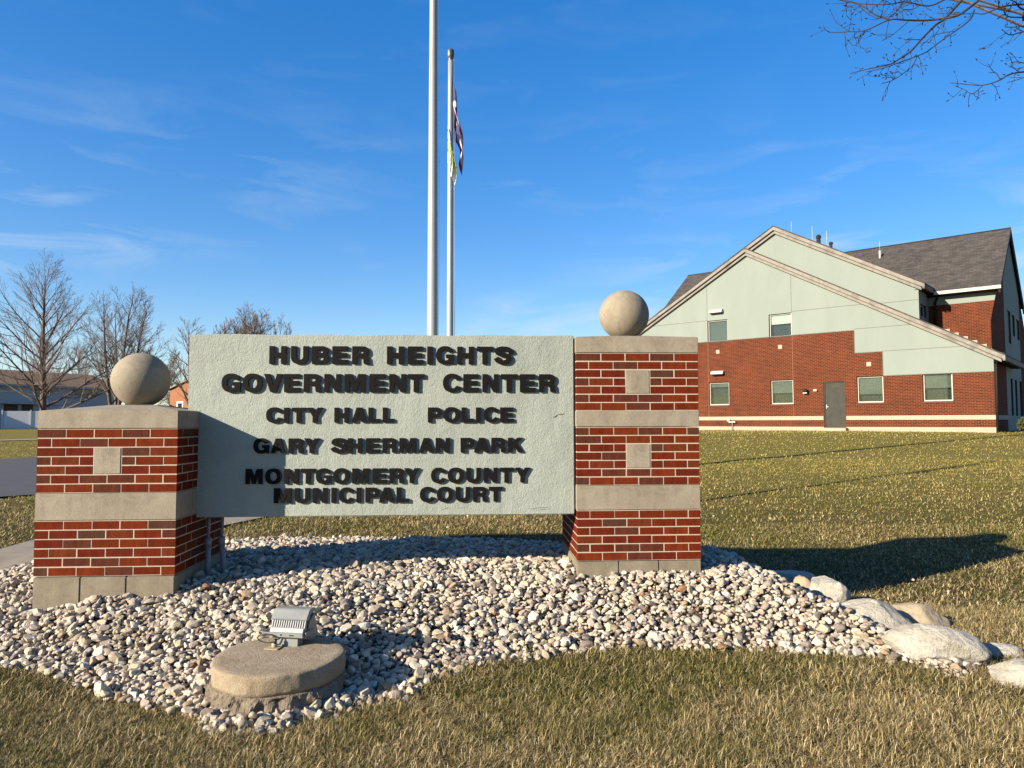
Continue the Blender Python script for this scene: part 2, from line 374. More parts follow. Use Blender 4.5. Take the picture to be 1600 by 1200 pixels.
# ------------------------------------------------------------------ sign with raised letters
def stucco_sign():
    m, t, p = newmat('pale_green_stucco'); obj = nn(t, 'ShaderNodeTexCoord').outputs['Object']
    c = ramp(t, noise(t, 1.4, 6, .6, obj, .8), [(.3, (.40, .44, .375)), (.55, (.445, .485, .415)), (.75, (.485, .52, .45))])
    c = mixc(t, .35, c, ramp(t, noise(t, 26, 5, .7, obj), [(.3, (.82, .82, .8)), (.6, (1.04, 1.04, 1.04))]), 'MULTIPLY')
    mps = nn(t, 'ShaderNodeMapping', {'Scale': (7, 7, .9)}); t.links.new(obj, mps.inputs[0])
    c = mixc(t, .55, c, ramp(t, noise(t, 1.0, 6, .65, mps.outputs[0], .6), [(.36, (.86, .86, .84)), (.55, (1.02, 1.02, 1.02))]), 'MULTIPLY')
    t.links.new(c, p.inputs['Base Color']); p.inputs['Roughness'].default_value = .75
    mp = nn(t, 'ShaderNodeMapping', {'Rotation': (0, R(38), 0), 'Scale': (1, 1, .7)}); t.links.new(obj, mp.inputs[0])
    a = noise(t, 55, 4, .62, mp.outputs[0], 1.2); b = noise(t, 5.5, 3, .5, obj)
    h = nn(t, 'ShaderNodeMath', {0: a, 1: nn(t, 'ShaderNodeMath', {0: b, 1: 1.6}, operation='MULTIPLY').outputs[0]}, operation='ADD').outputs[0]
    bump(t, p, h, .55, .012); return m
M_sign = stucco_sign()
M_letter = simple('black_letter', (.006, .005, .0045), (.010, .008, .007), 20, .7, spec=.12)
M_trim = simple('pale_trim', (.66, .58, .46), (.55, .47, .37), 9, .7)
M_dark = simple('dark_gap', (.03, .02, .015), (.06, .04, .03), 30, .9)
YP = .401
sign = empty('sign', (2.5, YP, .37)); tag(sign, 'pale green stucco sign board with raised black lettering between two brick piers', 'sign', None)
def spanel():
    bm = bmesh.new(); box(bm, .929 - 2.5, 4.058 - 2.5, 0, .30, 0, 1.474, .006)
    # the faces are slightly uneven, as hand-trowelled stucco is
    bmesh.ops.subdivide_edges(bm, edges=[e for e in bm.edges if e.calc_length() > .2], cuts=24, use_grid_fill=True)
    for v in bm.verts:
        if v.co.y < .02: v.co.y += .0035 * math.sin(v.co.x * 5.1 + 1.3 * v.co.z) * math.sin(v.co.z * 6.3 + .8) 
        if v.co.z > 1.45: v.co.z += .003 * math.sin(v.co.x * 9)
    return bmobj('panel', bm, M_sign, sign)
spanel()
boxobj('edge_trim', (4.061 - 2.5, 4.0695 - 2.5 , .03, .27, .035, 1.32), M_trim, sign)
bm = bmesh.new(); box(bm, 4.0585 - 2.5, 4.0605 - 2.5, .05, .25, .02, 1.46); bmobj('joint_gap', bm, M_dark, sign)
# crack in the stucco near the right end
V_, F_ = [], []
tube_arr(V_, F_, [(1.4887, 0.001, 0.8324), (1.4567, 0.001, 0.8166), (1.4248, 0.001, 0.8167), (1.4034, 0.001, 0.8009), (1.3821, 0.001, 0.7904), (1.3926, 0.001, 0.7692)], [.001, .005, .003, .006, .004, .001], 5)
meshobj('crack', V_, F_, M_dark, sign)
V_, F_ = [], []
tube_arr(V_, F_, [(1.43, 0.003, 0.7955), (1.4619, 0.003, 0.8113), (1.4886, 0.003, 0.8272)], [.002, .006, .002], 5)
meshobj('paint_flake', V_, F_, M_trim, sign)

M_scr = simple('scratch_edge', (.22, .24, .19), (.16, .17, .14), 30, .9)
for pts in [[(0.5822, 0.001, 0.047), (0.6134, 0.001, 0.0622), (0.6602, 0.001, 0.0644), (0.6811, 0.001, 0.0565)], [(1.1046, 0.001, 0.0348), (1.1152, 0.001, 0.0503), (1.2097, 0.001, 0.0469), (1.2782, 0.001, 0.0567), (1.3467, 0.001, 0.0588)], [(1.2307, 0.001, 0.0311), (1.2834, 0.001, 0.0411), (1.3572, 0.001, 0.0456)], [(0.4679, 0.001, 0.0427), (0.5042, 0.001, 0.058), (0.5353, 0.001, 0.0629)], [(1.2573, 0.001, 1.3898), (1.2894, 0.001, 1.4219), (1.3109, 0.001, 1.454)]]:
    V_, F_ = [], []; tube_arr(V_, F_, pts, [.0008] + [.0024] * (len(pts) - 2) + [.0008], 5); meshobj('paint_scratch', V_, F_, M_scr, sign)

def arc(cx, cy, rx, ry, a0, a1, n=14, e=2.3):
    o = []
    for i in range(n + 1):
        a = R(a0 + (a1 - a0) * i / n); c, s = math.cos(a), math.sin(a)
        o.append((cx + rx * math.copysign(abs(c) ** (2 / e), c), cy + ry * math.copysign(abs(s) ** (2 / e), s)))
    return o
def stroke(pts, th):
    P = [Vector((*p, 0)) for p in pts]; C = []; T = []
    for i in range(len(P) - 1):
        p0, p1, p2, p3 = P[max(i - 1, 0)], P[i], P[i + 1], P[min(i + 2, len(P) - 1)]
        for k in range(5):
            u = k / 5; C.append(.5 * ((2 * p1) + (p2 - p0) * u + (2 * p0 - 5 * p1 + 4 * p2 - p3) * u * u + (3 * p1 - p0 - 3 * p2 + p3) * u ** 3)); T.append(th[i] * (1 - u) + th[i + 1] * u)
    C.append(P[-1]); T.append(th[-1]); l, r = [], []
    for i, c in enumerate(C):
        d = (C[min(i + 1, len(C) - 1)] - C[max(i - 1, 0)]).normalized(); n_ = Vector((-d.y, d.x, 0)) * T[i] / 2
        l.append(((c + n_).x, (c + n_).y)); r.append(((c - n_).x, (c - n_).y))
    return l + r[::-1]
G = {}
G['H'] = (.95, [[(0, 0), (0, 1), (.29, 1), (.29, .63), (.66, .63), (.66, 1), (.95, 1), (.95, 0), (.66, 0), (.66, .38), (.29, .38), (.29, 0)]])
G['I'] = (.30, [[(0, 0), (0, 1), (.30, 1), (.30, 0)]])
G['E'] = (.86, [[(0, 0), (0, 1), (.84, 1), (.84, .77), (.29, .77), (.29, .62), (.79, .62), (.79, .39), (.29, .39), (.29, .24), (.86, .24), (.86, 0)]])
G['L'] = (.78, [[(0, 0), (0, 1), (.29, 1), (.29, .24), (.78, .24), (.78, 0)]])
G['T'] = (.9, [[(.305, 0), (.305, .76), (0, .76), (0, 1), (.9, 1), (.9, .76), (.595, .76), (.595, 0)]])
G['N'] = (.95, [[(0, 0), (0, 1), (.31, 1), (.67, .45), (.67, 1), (.95, 1), (.95, 0), (.64, 0), (.28, .55), (.28, 0)]])
G['M'] = (1.14, [[(0, 0), (0, 1), (.39, 1), (.57, .45), (.75, 1), (1.14, 1), (1.14, 0), (.87, 0), (.87, .66), (.68, 0), (.46, 0), (.27, .66), (.27, 0)]])
G['V'] = (1, [[(0, 1), (.31, 1), (.5, .33), (.69, 1), (1, 1), (.665, 0), (.335, 0)]])
G['Y'] = (1, [[(0, 1), (.33, 1), (.5, .66), (.67, 1), (1, 1), (.645, .40), (.645, 0), (.355, 0), (.355, .40)]])
G['K'] = (1, [[(0, 0), (0, 1), (.29, 1), (.29, .64), (.61, 1), (.97, 1), (.62, .63), (1, 0), (.66, 0), (.42, .41), (.29, .27), (.29, 0)]])
G['A'] = (1.04, [[(0, 0), (.345, 1), (.695, 1), (1.04, 0), (.73, 0), (.685, .17), (.355, .17), (.31, 0)], [(.425, .38), (.52, .73), (.615, .38)]])
G['O'] = (1.08, [arc(.54, .5, .54, .525, 0, 352, 45), arc(.54, .5, .245, .31, 0, 350, 35, 2.1)])
G['C'] = (1.02, [arc(.53, .5, .53, .525, 22, 338, 40) + arc(.54, .5, .25, .30, 330, 30, 30, 2.1)])
G['G'] = (1.05, [arc(.53, .5, .53, .525, 24, 305, 40) + [(.80, .10), (.825, 0), (1.04, 0), (1.04, .55), (.57, .55), (.57, .36), (.77, .36)] + arc(.54, .5, .25, .30, 312, 32, 30, 2.1)])
G['U'] = (.95, [[(0, 1), (.29, 1)] + arc(.475, .40, .185, .18, 180, 360, 14, 2) + [(.66, 1), (.95, 1)] + arc(.475, .42, .475, .445, 0, -180, 26, 2.3)])
G['S'] = (.96, [stroke([(.93, .60), (.83, .80), (.5, .895), (.2, .83), (.155, .70), (.3, .585), (.52, .525), (.74, .44), (.80, .31), (.72, .17), (.48, .105), (.2, .17), (.06, .36)], [.31, .28, .24, .28, .3, .27, .26, .28, .31, .29, .24, .26, .29])])
G['P'] = (.92, [[(0, 0), (0, 1)] + arc(.56, .66, .36, .34, 90, -90, 22, 2.4) + [(.29, .32), (.29, 0)], [(.29, .78), (.29, .54)] + arc(.52, .66, .12, .12, -90, 90, 10, 2)])
G['B'] = (.96, [[(0, 0), (0, 1)] + arc(.54, .75, .37, .25, 90, -40, 14, 2.3) + arc(.56, .29, .40, .29, 50, -90, 18, 2.3), [(.29, .79), (.29, .61)] + arc(.52, .70, .10, .09, -90, 90, 8, 2), [(.29, .41), (.29, .20)] + arc(.54, .305, .12, .105, -90, 90, 8, 2)])
G['R'] = (.98, [[(0, 0), (0, 1)] + arc(.56, .70, .38, .30, 90, -48, 16, 2.4) + arc(.60, .28, .33, .19, 40, 5, 5, 2) + [(.94, .10), (.98, 0), (.67, 0), (.64, .09), (.635, .22)] + arc(.50, .24, .13, .13, 20, 90, 6, 2) + [(.29, .37), (.29, 0)], [(.29, .78), (.29, .58)] + arc(.52, .68, .12, .10, -90, 90, 8, 2)])
GM = {}
def glyph(ch):
    if ch in GM: return GM[ch]
    cu = bpy.data.curves.new('letter', 'CURVE'); cu.dimensions = '2D'; cu.fill_mode = 'BOTH'; cu.extrude = .5
    for pl in G[ch][1]:
        sp = cu.splines.new('POLY'); sp.points.add(len(pl) - 1)
        for q_, p in zip(sp.points, pl): q_.co = (p[0], p[1], 0, 1)
        sp.use_cyclic_u = True
    o = bpy.data.objects.new('tmp', cu); COL.objects.link(o)
    dg = bpy.context.evaluated_depsgraph_get(); me = bpy.data.meshes.new_from_object(o.evaluated_get(dg))
    bpy.data.objects.remove(o); bpy.data.curves.remove(cu)
    n = len(me.vertices); co = np.zeros(n * 3, np.float32); me.vertices.foreach_get('co', co); co = co.reshape(-1, 3)
    co = np.stack([co[:, 0], -(co[:, 2] + .5), co[:, 1]], 1)         # stand it up, face towards -Y, back at y=0
    me.vertices.foreach_set('co', np.ascontiguousarray(co).ravel()); me.update(); me.flip_normals() if False else None
    me.materials.clear(); me.materials.append(M_letter); me.name = 'letter'
    GM[ch] = me; return me
# lettering, metres on the board: (foot, top, [(letter, left, right)])
LINES = [
 (1.2341, 1.3781, [('H', -0.927, -0.7917), ('U', -0.7548, -0.6135), ('B', -0.5858, -0.4469), ('E', -0.4218, -0.2964), ('R', -0.262, -0.1214), ('H', 0.0198, 0.1569), ('E', 0.1899, 0.3123), ('I', 0.3475, 0.3907), ('G', 0.4209, 0.567), ('H', 0.5932, 0.7286), ('T', 0.7549, 0.8856), ('S', 0.9039, 1.0431)]),
 (1.0056, 1.1512, [('G', -1.3027, -1.1518), ('O', -1.1344, -0.9785), ('V', -0.9665, -0.8166), ('E', -0.8055, -0.6782), ('R', -0.6486, -0.5052), ('N', -0.4839, -0.3503), ('M', -0.3197, -0.155), ('E', -0.1195, 0.0084), ('N', 0.0398, 0.1759), ('T', 0.1929, 0.3254), ('C', 0.4763, 0.6245), ('E', 0.6427, 0.7691), ('N', 0.7995, 0.9333), ('T', 0.9516, 1.0868), ('E', 1.1092, 1.2367), ('R', 1.2673, 1.4073)]),
 (0.7572, 0.8781, [('C', -0.9455, -0.8161), ('I', -0.8039, -0.7642), ('T', -0.7413, -0.6305), ('Y', -0.6191, -0.4927), ('H', -0.4006, -0.2853), ('A', -0.2622, -0.1405), ('L', -0.1274, -0.0347), ('L', -0.0115, 0.0813), ('P', 0.3544, 0.4657), ('O', 0.4829, 0.6133), ('L', 0.6289, 0.7267), ('I', 0.7463, 0.7862), ('C', 0.8113, 0.933), ('E', 0.9464, 1.0549)]),
 (0.5109, 0.6292, [('G', -1.0421, -0.9182), ('A', -0.9052, -0.7871), ('R', -0.7642, -0.6435), ('Y', -0.6405, -0.5172), ('S', -0.4214, -0.2992), ('H', -0.2907, -0.176), ('E', -0.1443, -0.0347), ('R', -0.0115, 0.1061), ('M', 0.1253, 0.2611), ('A', 0.2805, 0.405), ('N', 0.4182, 0.5336), ('P', 0.6211, 0.733), ('A', 0.729, 0.86), ('R', 0.8725, 0.9904), ('K', 1.0093, 1.1337)]),
 (0.2647, 0.3845, [('M', -1.1013, -0.9684), ('O', -0.9455, -0.8176), ('N', -0.7947, -0.6787), ('T', -0.6611, -0.5502), ('G', -0.5425, -0.4198), ('O', -0.4045, -0.2753), ('M', -0.253, -0.1181), ('E', -0.0888, 0.0233), ('R', 0.0463, 0.1656), ('Y', 0.1641, 0.2898), ('C', 0.3816, 0.5024), ('O', 0.518, 0.6484), ('U', 0.668, 0.7854), ('N', 0.8113, 0.9228), ('T', 0.9409, 1.0526), ('Y', 1.0668, 1.189)]),
 (0.111, 0.2296, [('M', -0.8748, -0.7375), ('U', -0.7093, -0.5907), ('N', -0.5655, -0.4528), ('I', -0.4183, -0.3799), ('C', -0.3584, -0.2391), ('I', -0.2176, -0.1813), ('P', -0.1466, -0.0362), ('A', -0.0386, 0.0875), ('L', 0.1044, 0.2013), ('C', 0.2922, 0.4143), ('O', 0.4299, 0.5609), ('U', 0.582, 0.6993), ('R', 0.7236, 0.8411), ('T', 0.8521, 0.9644)]),
]
LD = .019
for zb, zt, items in LINES:
    for ch, xa, xb in items:
        o = bpy.data.objects.new('letter', glyph(ch)); link(o, sign)
        o.location = (xa, .001, zb); o.scale = ((xb - xa) / G[ch][0], LD, zt - zb)

# electrical conduits below the sign
M_cond = simple('grey_conduit', (.30, .31, .33), (.24, .25, .27), 20, .5)
def conduit(x, y, bend, label):
    t = empty('conduit', (x, y, -.2)); tag(t, label, 'conduit', 'conduits below the sign')
    tubeobj('lower_pipe', [(0 + bend, 0, -.05), (bend * .4, 0, .15), (0, 0, .36)], .022, M_cond, t)
    tubeobj('upper_pipe', [(0, 0, .36), (.004, 0, .60)], .013, M_cond, t)
    tubeobj('coupling', [(0, 0, .32), (0, 0, .39)], .027, M_cond, t)
conduit(1.075, .50, .0, 'grey conduit running straight up under the sign beside the low pier')
conduit(1.155, .58, .05, 'grey conduit bent at its foot under the sign')

# ------------------------------------------------------------------ gravel
def ico(sub_):
    bm = bmesh.new(); bmesh.ops.create_icosphere(bm, subdivisions=sub_, radius=1); bm.verts.ensure_lookup_table()
    v = np.array([x.co[:] for x in bm.verts]); f = np.array([[w_.index for w_ in x.verts] for x in bm.faces]); bm.free(); return v, f
def pebble(v, rg, nplane=7):
    v = v / np.linalg.norm(v, axis=1, keepdims=True)
    for _ in range(nplane):
        n_ = rg.normal(size=3); n_ /= np.linalg.norm(n_); d = rg.uniform(.45, .84)
        e = v @ n_ - d; v = v - np.where(e > 0, e, 0)[:, None] * n_
    v = v * np.array([1, rg.uniform(.66, .95), rg.uniform(.48, .74)]); return v
v1, f1 = ico(2); v2, f2 = ico(3)
P1 = [pebble(v1, rng, 10) for _ in range(40)]; P2 = [pebble(v2, rng, 11) for _ in range(40)]
def rotmats(n, tilt):
    a = rng.uniform(0, 2 * np.pi, n); ca, sa = np.cos(a), np.sin(a)
    th = np.abs(rng.normal(0, tilt, n)); b = rng.uniform(0, 2 * np.pi, n); axx, axy = np.cos(b), np.sin(b)
    c, s = np.cos(th), np.sin(th); K = np.zeros((n, 3, 3)); o = 1 - c
    K[:, 0, 0] = c + axx * axx * o; K[:, 0, 1] = axx * axy * o; K[:, 0, 2] = axy * s
    K[:, 1, 0] = axx * axy * o; K[:, 1, 1] = c + axy * axy * o; K[:, 1, 2] = -axx * s
    K[:, 2, 0] = -axy * s; K[:, 2, 1] = axx * s; K[:, 2, 2] = c
    Z = np.zeros((n, 3, 3)); Z[:, 0, 0] = ca; Z[:, 0, 1] = -sa; Z[:, 1, 0] = sa; Z[:, 1, 1] = ca; Z[:, 2, 2] = 1
    return K @ Z
FX, FY = 2.077, -1.083
def scatter(sp, amin, amean, sig, amax, lift, keep=1.0, spill=.03):
    x0, y0 = BED.min(0) - .1; x1, y1 = BED.max(0) + .1
    X, Y = np.meshgrid(np.arange(x0, x1, sp), np.arange(y0, y1, sp * .87)); X = X + (np.arange(X.shape[0]) % 2)[:, None] * sp / 2
    X = X.ravel() + rng.normal(0, sp * .3, X.size); Y = Y.ravel() + rng.normal(0, sp * .3, Y.size)
    wob = .05 * np.sin(X * 7.3) + .04 * np.sin(Y * 9.1 + 2 * X)
    d = edged(X, Y); k = (inside(X, Y) & (d > .02 + np.minimum(0, -wob))) | (~inside(X, Y) & (d < np.maximum(0, wob) + spill * rng.random(X.size)))
    for (px, py) in ((0, 0), (XR, DR)): k &= ~((X > px - .01) & (X < px + PW + .01) & (Y > py - .01) & (Y < py + PW + .01))
    k &= np.hypot(X - FX, Y - FY) > .40; k &= rng.random(X.size) < keep
    X, Y = X[k], Y[k]; a = np.clip(np.exp(rng.normal(np.log(amean), sig, len(X))), amin, amax)
    return X, Y, hs(X, Y) + a * .22 + lift * rng.uniform(.6, 1.2, len(X)), a
L_ = [scatter(.036, .010, .0205, .32, .040, 0), scatter(.046, .011, .0235, .36, .050, .020, .88), scatter(.17, .028, .037, .25, .058, .024, .5)]
ra = rng.uniform(0, 2 * np.pi, 170); rr_ = rng.uniform(.395, .52, 170); L_.append((FX + rr_ * np.cos(ra), FY + rr_ * np.sin(ra), hs(FX + rr_ * np.cos(ra), FY + rr_ * np.sin(ra)) + rng.uniform(.01, .05, 170), rng.uniform(.018, .042, 170)))   # stones banked against the footing
# a few strays in the grass along the edge and on the lawn
sx = rng.uniform(-1.5, 9, 60); sy = rng.uniform(-1.8, 6, 60); kk = ~inside(sx, sy); L_.append((sx[kk], sy[kk], g0(sx[kk], sy[kk]) + .018, rng.uniform(.012, .03, kk.sum())))
X = np.concatenate([l[0] for l in L_]); Y = np.concatenate([l[1] for l in L_]); Z = np.concatenate([l[2] for l in L_]); A = np.concatenate([l[3] for l in L_])
def build_stones(mask, protos, faces, VV, FF, off):
    idx = np.where(mask)[0]; RM = rotmats(len(idx), .42); pid = rng.integers(0, len(protos), len(idx))
    for k in range(len(protos)):
        s = idx[pid == k]; rm = RM[pid == k]
        if not len(s): continue
        v = np.einsum('nij,vj->nvi', rm, protos[k]) * A[s][:, None, None] * 1.12 + np.stack([X[s], Y[s], Z[s]], 1)[:, None, :]
        VV.append(v.reshape(-1, 3)); f = faces[None] + (np.arange(len(s)) * len(protos[k]))[:, None, None] + off; FF.append(f.reshape(-1, 3)); off += v.shape[0] * v.shape[1]
    return off
VV, FF = [], []; near = np.hypot(X - CAMP.x, Y - CAMP.y) < 4.9
o_ = build_stones(near, P2, f2, VV, FF, 0); build_stones(~near, P1, f1, VV, FF, o_)
VV = np.concatenate(VV); FF = np.concatenate(FF)
def gravel_mat():
    m, t, p = newmat('river_gravel'); i = island(t); obj = nn(t, 'ShaderNodeTexCoord').outputs['Object']
    c = ramp(t, i, [(0, (.72, .62, .48)), (.14, (.58, .48, .35)), (.28, (.82, .73, .59)), (.42, (.44, .355, .275)), (.54, (.70, .57, .38)), (.66, (.54, .44, .36)), (.76, (.66, .57, .46)), (.87, (.31, .25, .20)), (.94, (.42, .30, .18)), (.975, (.30, .15, .08)), (.985, (.15, .13, .12))], 'CONSTANT')
    c = mixc(t, .6, c, ramp(t, noise(t, 48, 6, .7, obj, .8), [(.28, (.6, .58, .55)), (.65, (1.2, 1.2, 1.18))]), 'MULTIPLY')
    t.links.new(c, p.inputs['Base Color']); p.inputs['Roughness'].default_value = .8
    bump(t, p, noise(t, 75, 5, .65, obj), .35, .006); return m
go = bigmesh('gravel', VV, FF.ravel(), np.arange(0, len(FF) * 3, 3), np.full(len(FF), 3), gravel_mat(), smooth=False)
tag(go, 'white and tan river gravel heaped around the sign', 'gravel', kind='stuff')

# ------------------------------------------------------------------ boulders
def boulder_mat():
    m, t, p = newmat('limestone_boulder'); obj = nn(t, 'ShaderNodeTexCoord').outputs['Object']
    mp = nn(t, 'ShaderNodeMapping', {'Scale': (1, 1.5, 2.6), 'Rotation': (.3, .2, .4)}); t.links.new(obj, mp.inputs[0])
    c = ramp(t, noise(t, 4.5, 8, .68, mp.outputs[0], .5), [(.25, (.44, .36, .25)), (.42, (.61, .55, .44)), (.6, (.74, .69, .58)), (.78, (.48, .45, .39))])
    c = mixc(t, .5, c, ramp(t, noise(t, 34, 6, .7, obj), [(.3, (.7, .68, .64)), (.6, (1.1, 1.1, 1.1))]), 'MULTIPLY')
    t.links.new(c, p.inputs['Base Color']); p.inputs['Roughness'].default_value = .85
    h = nn(t, 'ShaderNodeMath', {0: noise(t, 26, 7, .7, obj), 1: noise(t, 8, 6, .6, mp.outputs[0], .3)}, operation='ADD').outputs[0]
    bump(t, p, h, 1.0, .035); return m
M_b1 = boulder_mat()
M_b2 = simple('tan_boulder', (.44, .32, .17), (.55, .44, .28), 5, .88, .6, 26, .02, c3=(.40, .35, .27))
from mathutils import noise as mnoise
vb, fb = ico(5)
def boulder(x, y, z, sx_, sy_, sz_, rz, label, mat, seed, sink=.25):
    rg = np.random.default_rng(seed); v = vb.copy()
    for _ in range(13):
        n_ = rg.normal(size=3); n_[2] *= .9; n_ /= np.linalg.norm(n_); d = rg.uniform(.60, .90); e = v @ n_ - d
        v = v - np.where(e > 0, e * .97, 0)[:, None] * n_
    w = np.array([mnoise.fractal(Vector(p) * 1.7 + Vector((seed, 0, 0)), 1, 2.1, 6) for p in v])
    v = v * (1 + .07 * w)[:, None] * np.array([sx_, sy_, sz_])
    o = meshobj('boulder', v, fb, mat, None, True); o.location = (x, y, z); o.rotation_euler = (0, 0, rz)
    tag(o, label, 'boulder', 'boulders edging the gravel bed')
boulder(6.21, .98, -.385, .11, .13, .13, .4, 'tan knobbly boulder at the far upper end of the lit row', M_b2, 3)
boulder(6.39, .86, -.385, .19, .17, .15, 2.6, 'white upright boulder at the edge of the sign shadow', M_b1, 42)
boulder(6.30, 1.42, -.42, .28, .17, .11, 2.95, 'low grey boulder lying in the shadow of the tall pier', M_b1, 8)
boulder(6.20, -.06, -.395, .36, .20, .165, 2.72, 'long white streaked boulder in the middle of the row', M_b1, 13)
boulder(6.74, .12, -.455, .26, .17, .13, 2.75, 'low tan boulder on the lawn side behind the white ones', M_b2, 21)
boulder(6.33, -.70, -.425, .345, .20, .175, 2.66, 'long pale yellowish pitted boulder near the front of the row', M_b1, 34)
boulder(6.70, -1.16, -.45, .32, .18, .15, 2.8, 'large smooth white boulder nearest the right edge of the photo', M_b1, 55)
boulder(6.88, -.62, -.50, .20, .12, .09, 2.75, 'low grey boulder tucked in the shade behind the frontmost boulder', M_b1, 61)

# ------------------------------------------------------------------ concrete footing and floodlight
foot = empty('concrete_footing', (FX, FY, -.25)); tag(foot, 'round weathered concrete footing in the gravel in front of the sign', 'footing')
def foot_mat():
    m, t, p = newmat('footing_concrete'); obj = nn(t, 'ShaderNodeTexCoord').outputs['Object']
    cl = ramp(t, noise(t, 5, 7, .7, obj, .8), [(.28, (.31, .235, .145)), (.46, (.44, .345, .225)), (.6, (.50, .40, .275)), (.74, (.60, .51, .38))])
    cl = mixc(t, .7, cl, ramp(t, noise(t, 120, 4, .7, obj), [(.32, (.62, .6, .58)), (.66, (1.22, 1.2, 1.18))]), 'MULTIPLY')
    t.links.new(cl, p.inputs['Base Color']); p.inputs['Roughness'].default_value = .95
    bump(t, p, nn(t, 'ShaderNodeMath', {0: noise(t, 110, 5, .7, obj), 1: noise(t, 24, 5, .65, obj)}, operation='ADD').outputs[0], .7, .01); return m
M_foot = foot_mat()
M_rub = simple('rough_concrete', (.20, .155, .105), (.38, .30, .21), 16, 1, 1.0, 30, .03)
bm = bmesh.new(); lathe(bm, [(.374, -.115), (.380, -.09), (.381, -.06), (.380, -.03), (.379, -.014), (.375, -.005), (.366, 0), (.33, .001), (.2, .002), (.02, .002)], n=150)
for v in bm.verts:
    a = math.atan2(v.co.y, v.co.x); k = 1 + .006 * math.sin(3 * a + 1) + .004 * math.sin(7 * a) + (.016 * mnoise.fractal(v.co * 13, 1, 2, 5) if v.co.z < -.001 else 0); v.co.x *= k; v.co.y *= k; v.co.z += .0025 * math.sin(v.co.x * 14) * math.sin(v.co.y * 11)
bmobj('disc', bm, M_foot, foot, True)
bm = bmesh.new(); lathe(bm, [(.425, -.34), (.415, -.26), (.408, -.20), (.398, -.15), (.386, -.118), (.370, -.112), (.3, -.108)], n=110)
bmesh.ops.subdivide_edges(bm, edges=bm.edges[:], cuts=1, use_grid_fill=True)
for v in bm.verts:
    r_ = math.hypot(v.co.x, v.co.y)
    if v.co.z < -.12 and r_ > .3:
        w_ = mnoise.fractal(v.co * 15, 1, 2, 5); k = 1 + .085 * w_; v.co.x *= k; v.co.y *= k; v.co.z += .02 * mnoise.noise(v.co * 22)
bmobj('rough_base', bm, M_rub, foot, False)

fl = empty('floodlight', (FX, FY, -.248), R(-13)); tag(fl, 'grey finned floodlight with a looped black cable aimed up at the sign', 'floodlight')
fl.location = (2.075, -.90, -.249); fl.scale = (.9, .9, .9)
M_al = simple('grey_aluminium', (.36, .37, .355), (.28, .29, .275), 12, .5, .15, 160, .002, metal=.15)
M_fin = simple('fin_aluminium', (.34, .36, .36), (.30, .31, .31), 30, .5)
M_blk = simple('black_rubber', (.012, .012, .012), (.02, .02, .02), 20, .5)
M_rust = simple('galvanised_plate', (.55, .47, .33), (.50, .36, .18), 24, .7, .3, 80, .003)
hw = .128
bm = bmesh.new(); prism(bm, [(-.002, .128), (.010, .165), (.090, .205), (.150, .045), (.140, .030), (.02, .034), (.004, .080)], -hw + .024, hw + .030, 'x')
bmesh.ops.bevel(bm, geom=bm.edges[:], offset=.005, segments=2, affect='EDGES'); hous = bmobj('housing', bm, M_al, fl)
bm = bmesh.new(); prism(bm, [(-.030, .178), (.020, .232), (.034, .238), (.100, .236), (.112, .215), (.03, .205), (.0, .165), (-.026, .172)], -hw + .018, hw + .028, 'x')
bmesh.ops.bevel(bm, geom=bm.edges[:], offset=.004, segments=2, affect='EDGES'); bmobj('hood', bm, M_al, hous)
bm = bmesh.new()
for k in range(15):
    x = -hw + .036 + k * (2 * hw - .018) / 14
    prism(bm, [(-.050, .126), (-.030, .172), (.004, .178), (.002, .128)], x - .0042, x + .0042, 'x')
bmobj('heat_sink', bm, M_fin, fl)
bmobj_dark = boxobj('fin_gap_shade', (-hw + .03, hw + .024, -.012, .002, .124, .176), M_dark, fl)  # dark box behind the fins; the shade between them is its colour
bm = bmesh.new(); prism(bm, [(-.068, .098), (-.052, .130), (.0, .130), (.0, .05), (-.028, .05)], -hw + .028, hw + .02, 'x'); bmesh.ops.bevel(bm, geom=bm.edges[:], offset=.004, segments=1, affect='EDGES'); bmobj('driver_box', bm, M_al, fl)
bm = bmesh.new(); box(bm, -hw - .022, hw + .022, -.076, -.066, .070, .100, .002); box(bm, -hw - .022, -hw - .012, -.066, .05, .070, .100); box(bm, hw + .031, hw + .037, -.058, .06, .070, .103); br = bmobj('bracket', bm, M_al, fl)
for x0, x1 in ((-.10, -.068), (.052, .085)): boxobj('slot', (x0, x1, -.0775, -.0755, .081, .088), M_blk, br)
boxobj('bolt_hole', (-.014, -.002, -.0776, -.0755, .0795, .0915), M_blk, br, .0008)
bm = bmesh.new(); prism(bm, [(-.045, .0), (-.04, .070), (.03, .07), (.035, 0)], -.075, .10, 'x'); bmesh.ops.bevel(bm, geom=bm.edges[:], offset=.003, segments=1, affect='EDGES'); bmobj('knuckle_box', bm, M_al, fl)
bm = bmesh.new(); prism(bm, [(.095, .188), (.133, .050), (.137, .052), (.099, .19)], -hw + .045, hw + .015, 'x'); bmobj('lens', bm, simple('lens_glass', (.5, .52, .55), (.45, .47, .5), 3, .1), fl)
plate = boxobj('base_plate', (-.10, -.0, -.140, -.072, .002, .009), M_rust, fl, .002)
tubeobj('stub', [(-.045, -.095, .006), (-.045, -.095, .033)], .018, M_rust, fl, 14)
tubeobj('connector', [(-.040, -.095, .033), (-.040, -.092, .062)], .011, M_blk, fl, 12)
cabp = [(-.040, -.092, .060)] + [(-.105 + .068 * math.cos(a), -.088 - .004 * math.sin(a), .062 + .030 * math.sin(a)) for a in np.linspace(.15, 2 * math.pi * .78, 16)] + [(-.07, -.08, .034), (-.02, -.05, .06)]
tubeobj('cable', cabp, .0042, M_blk, fl, 8)

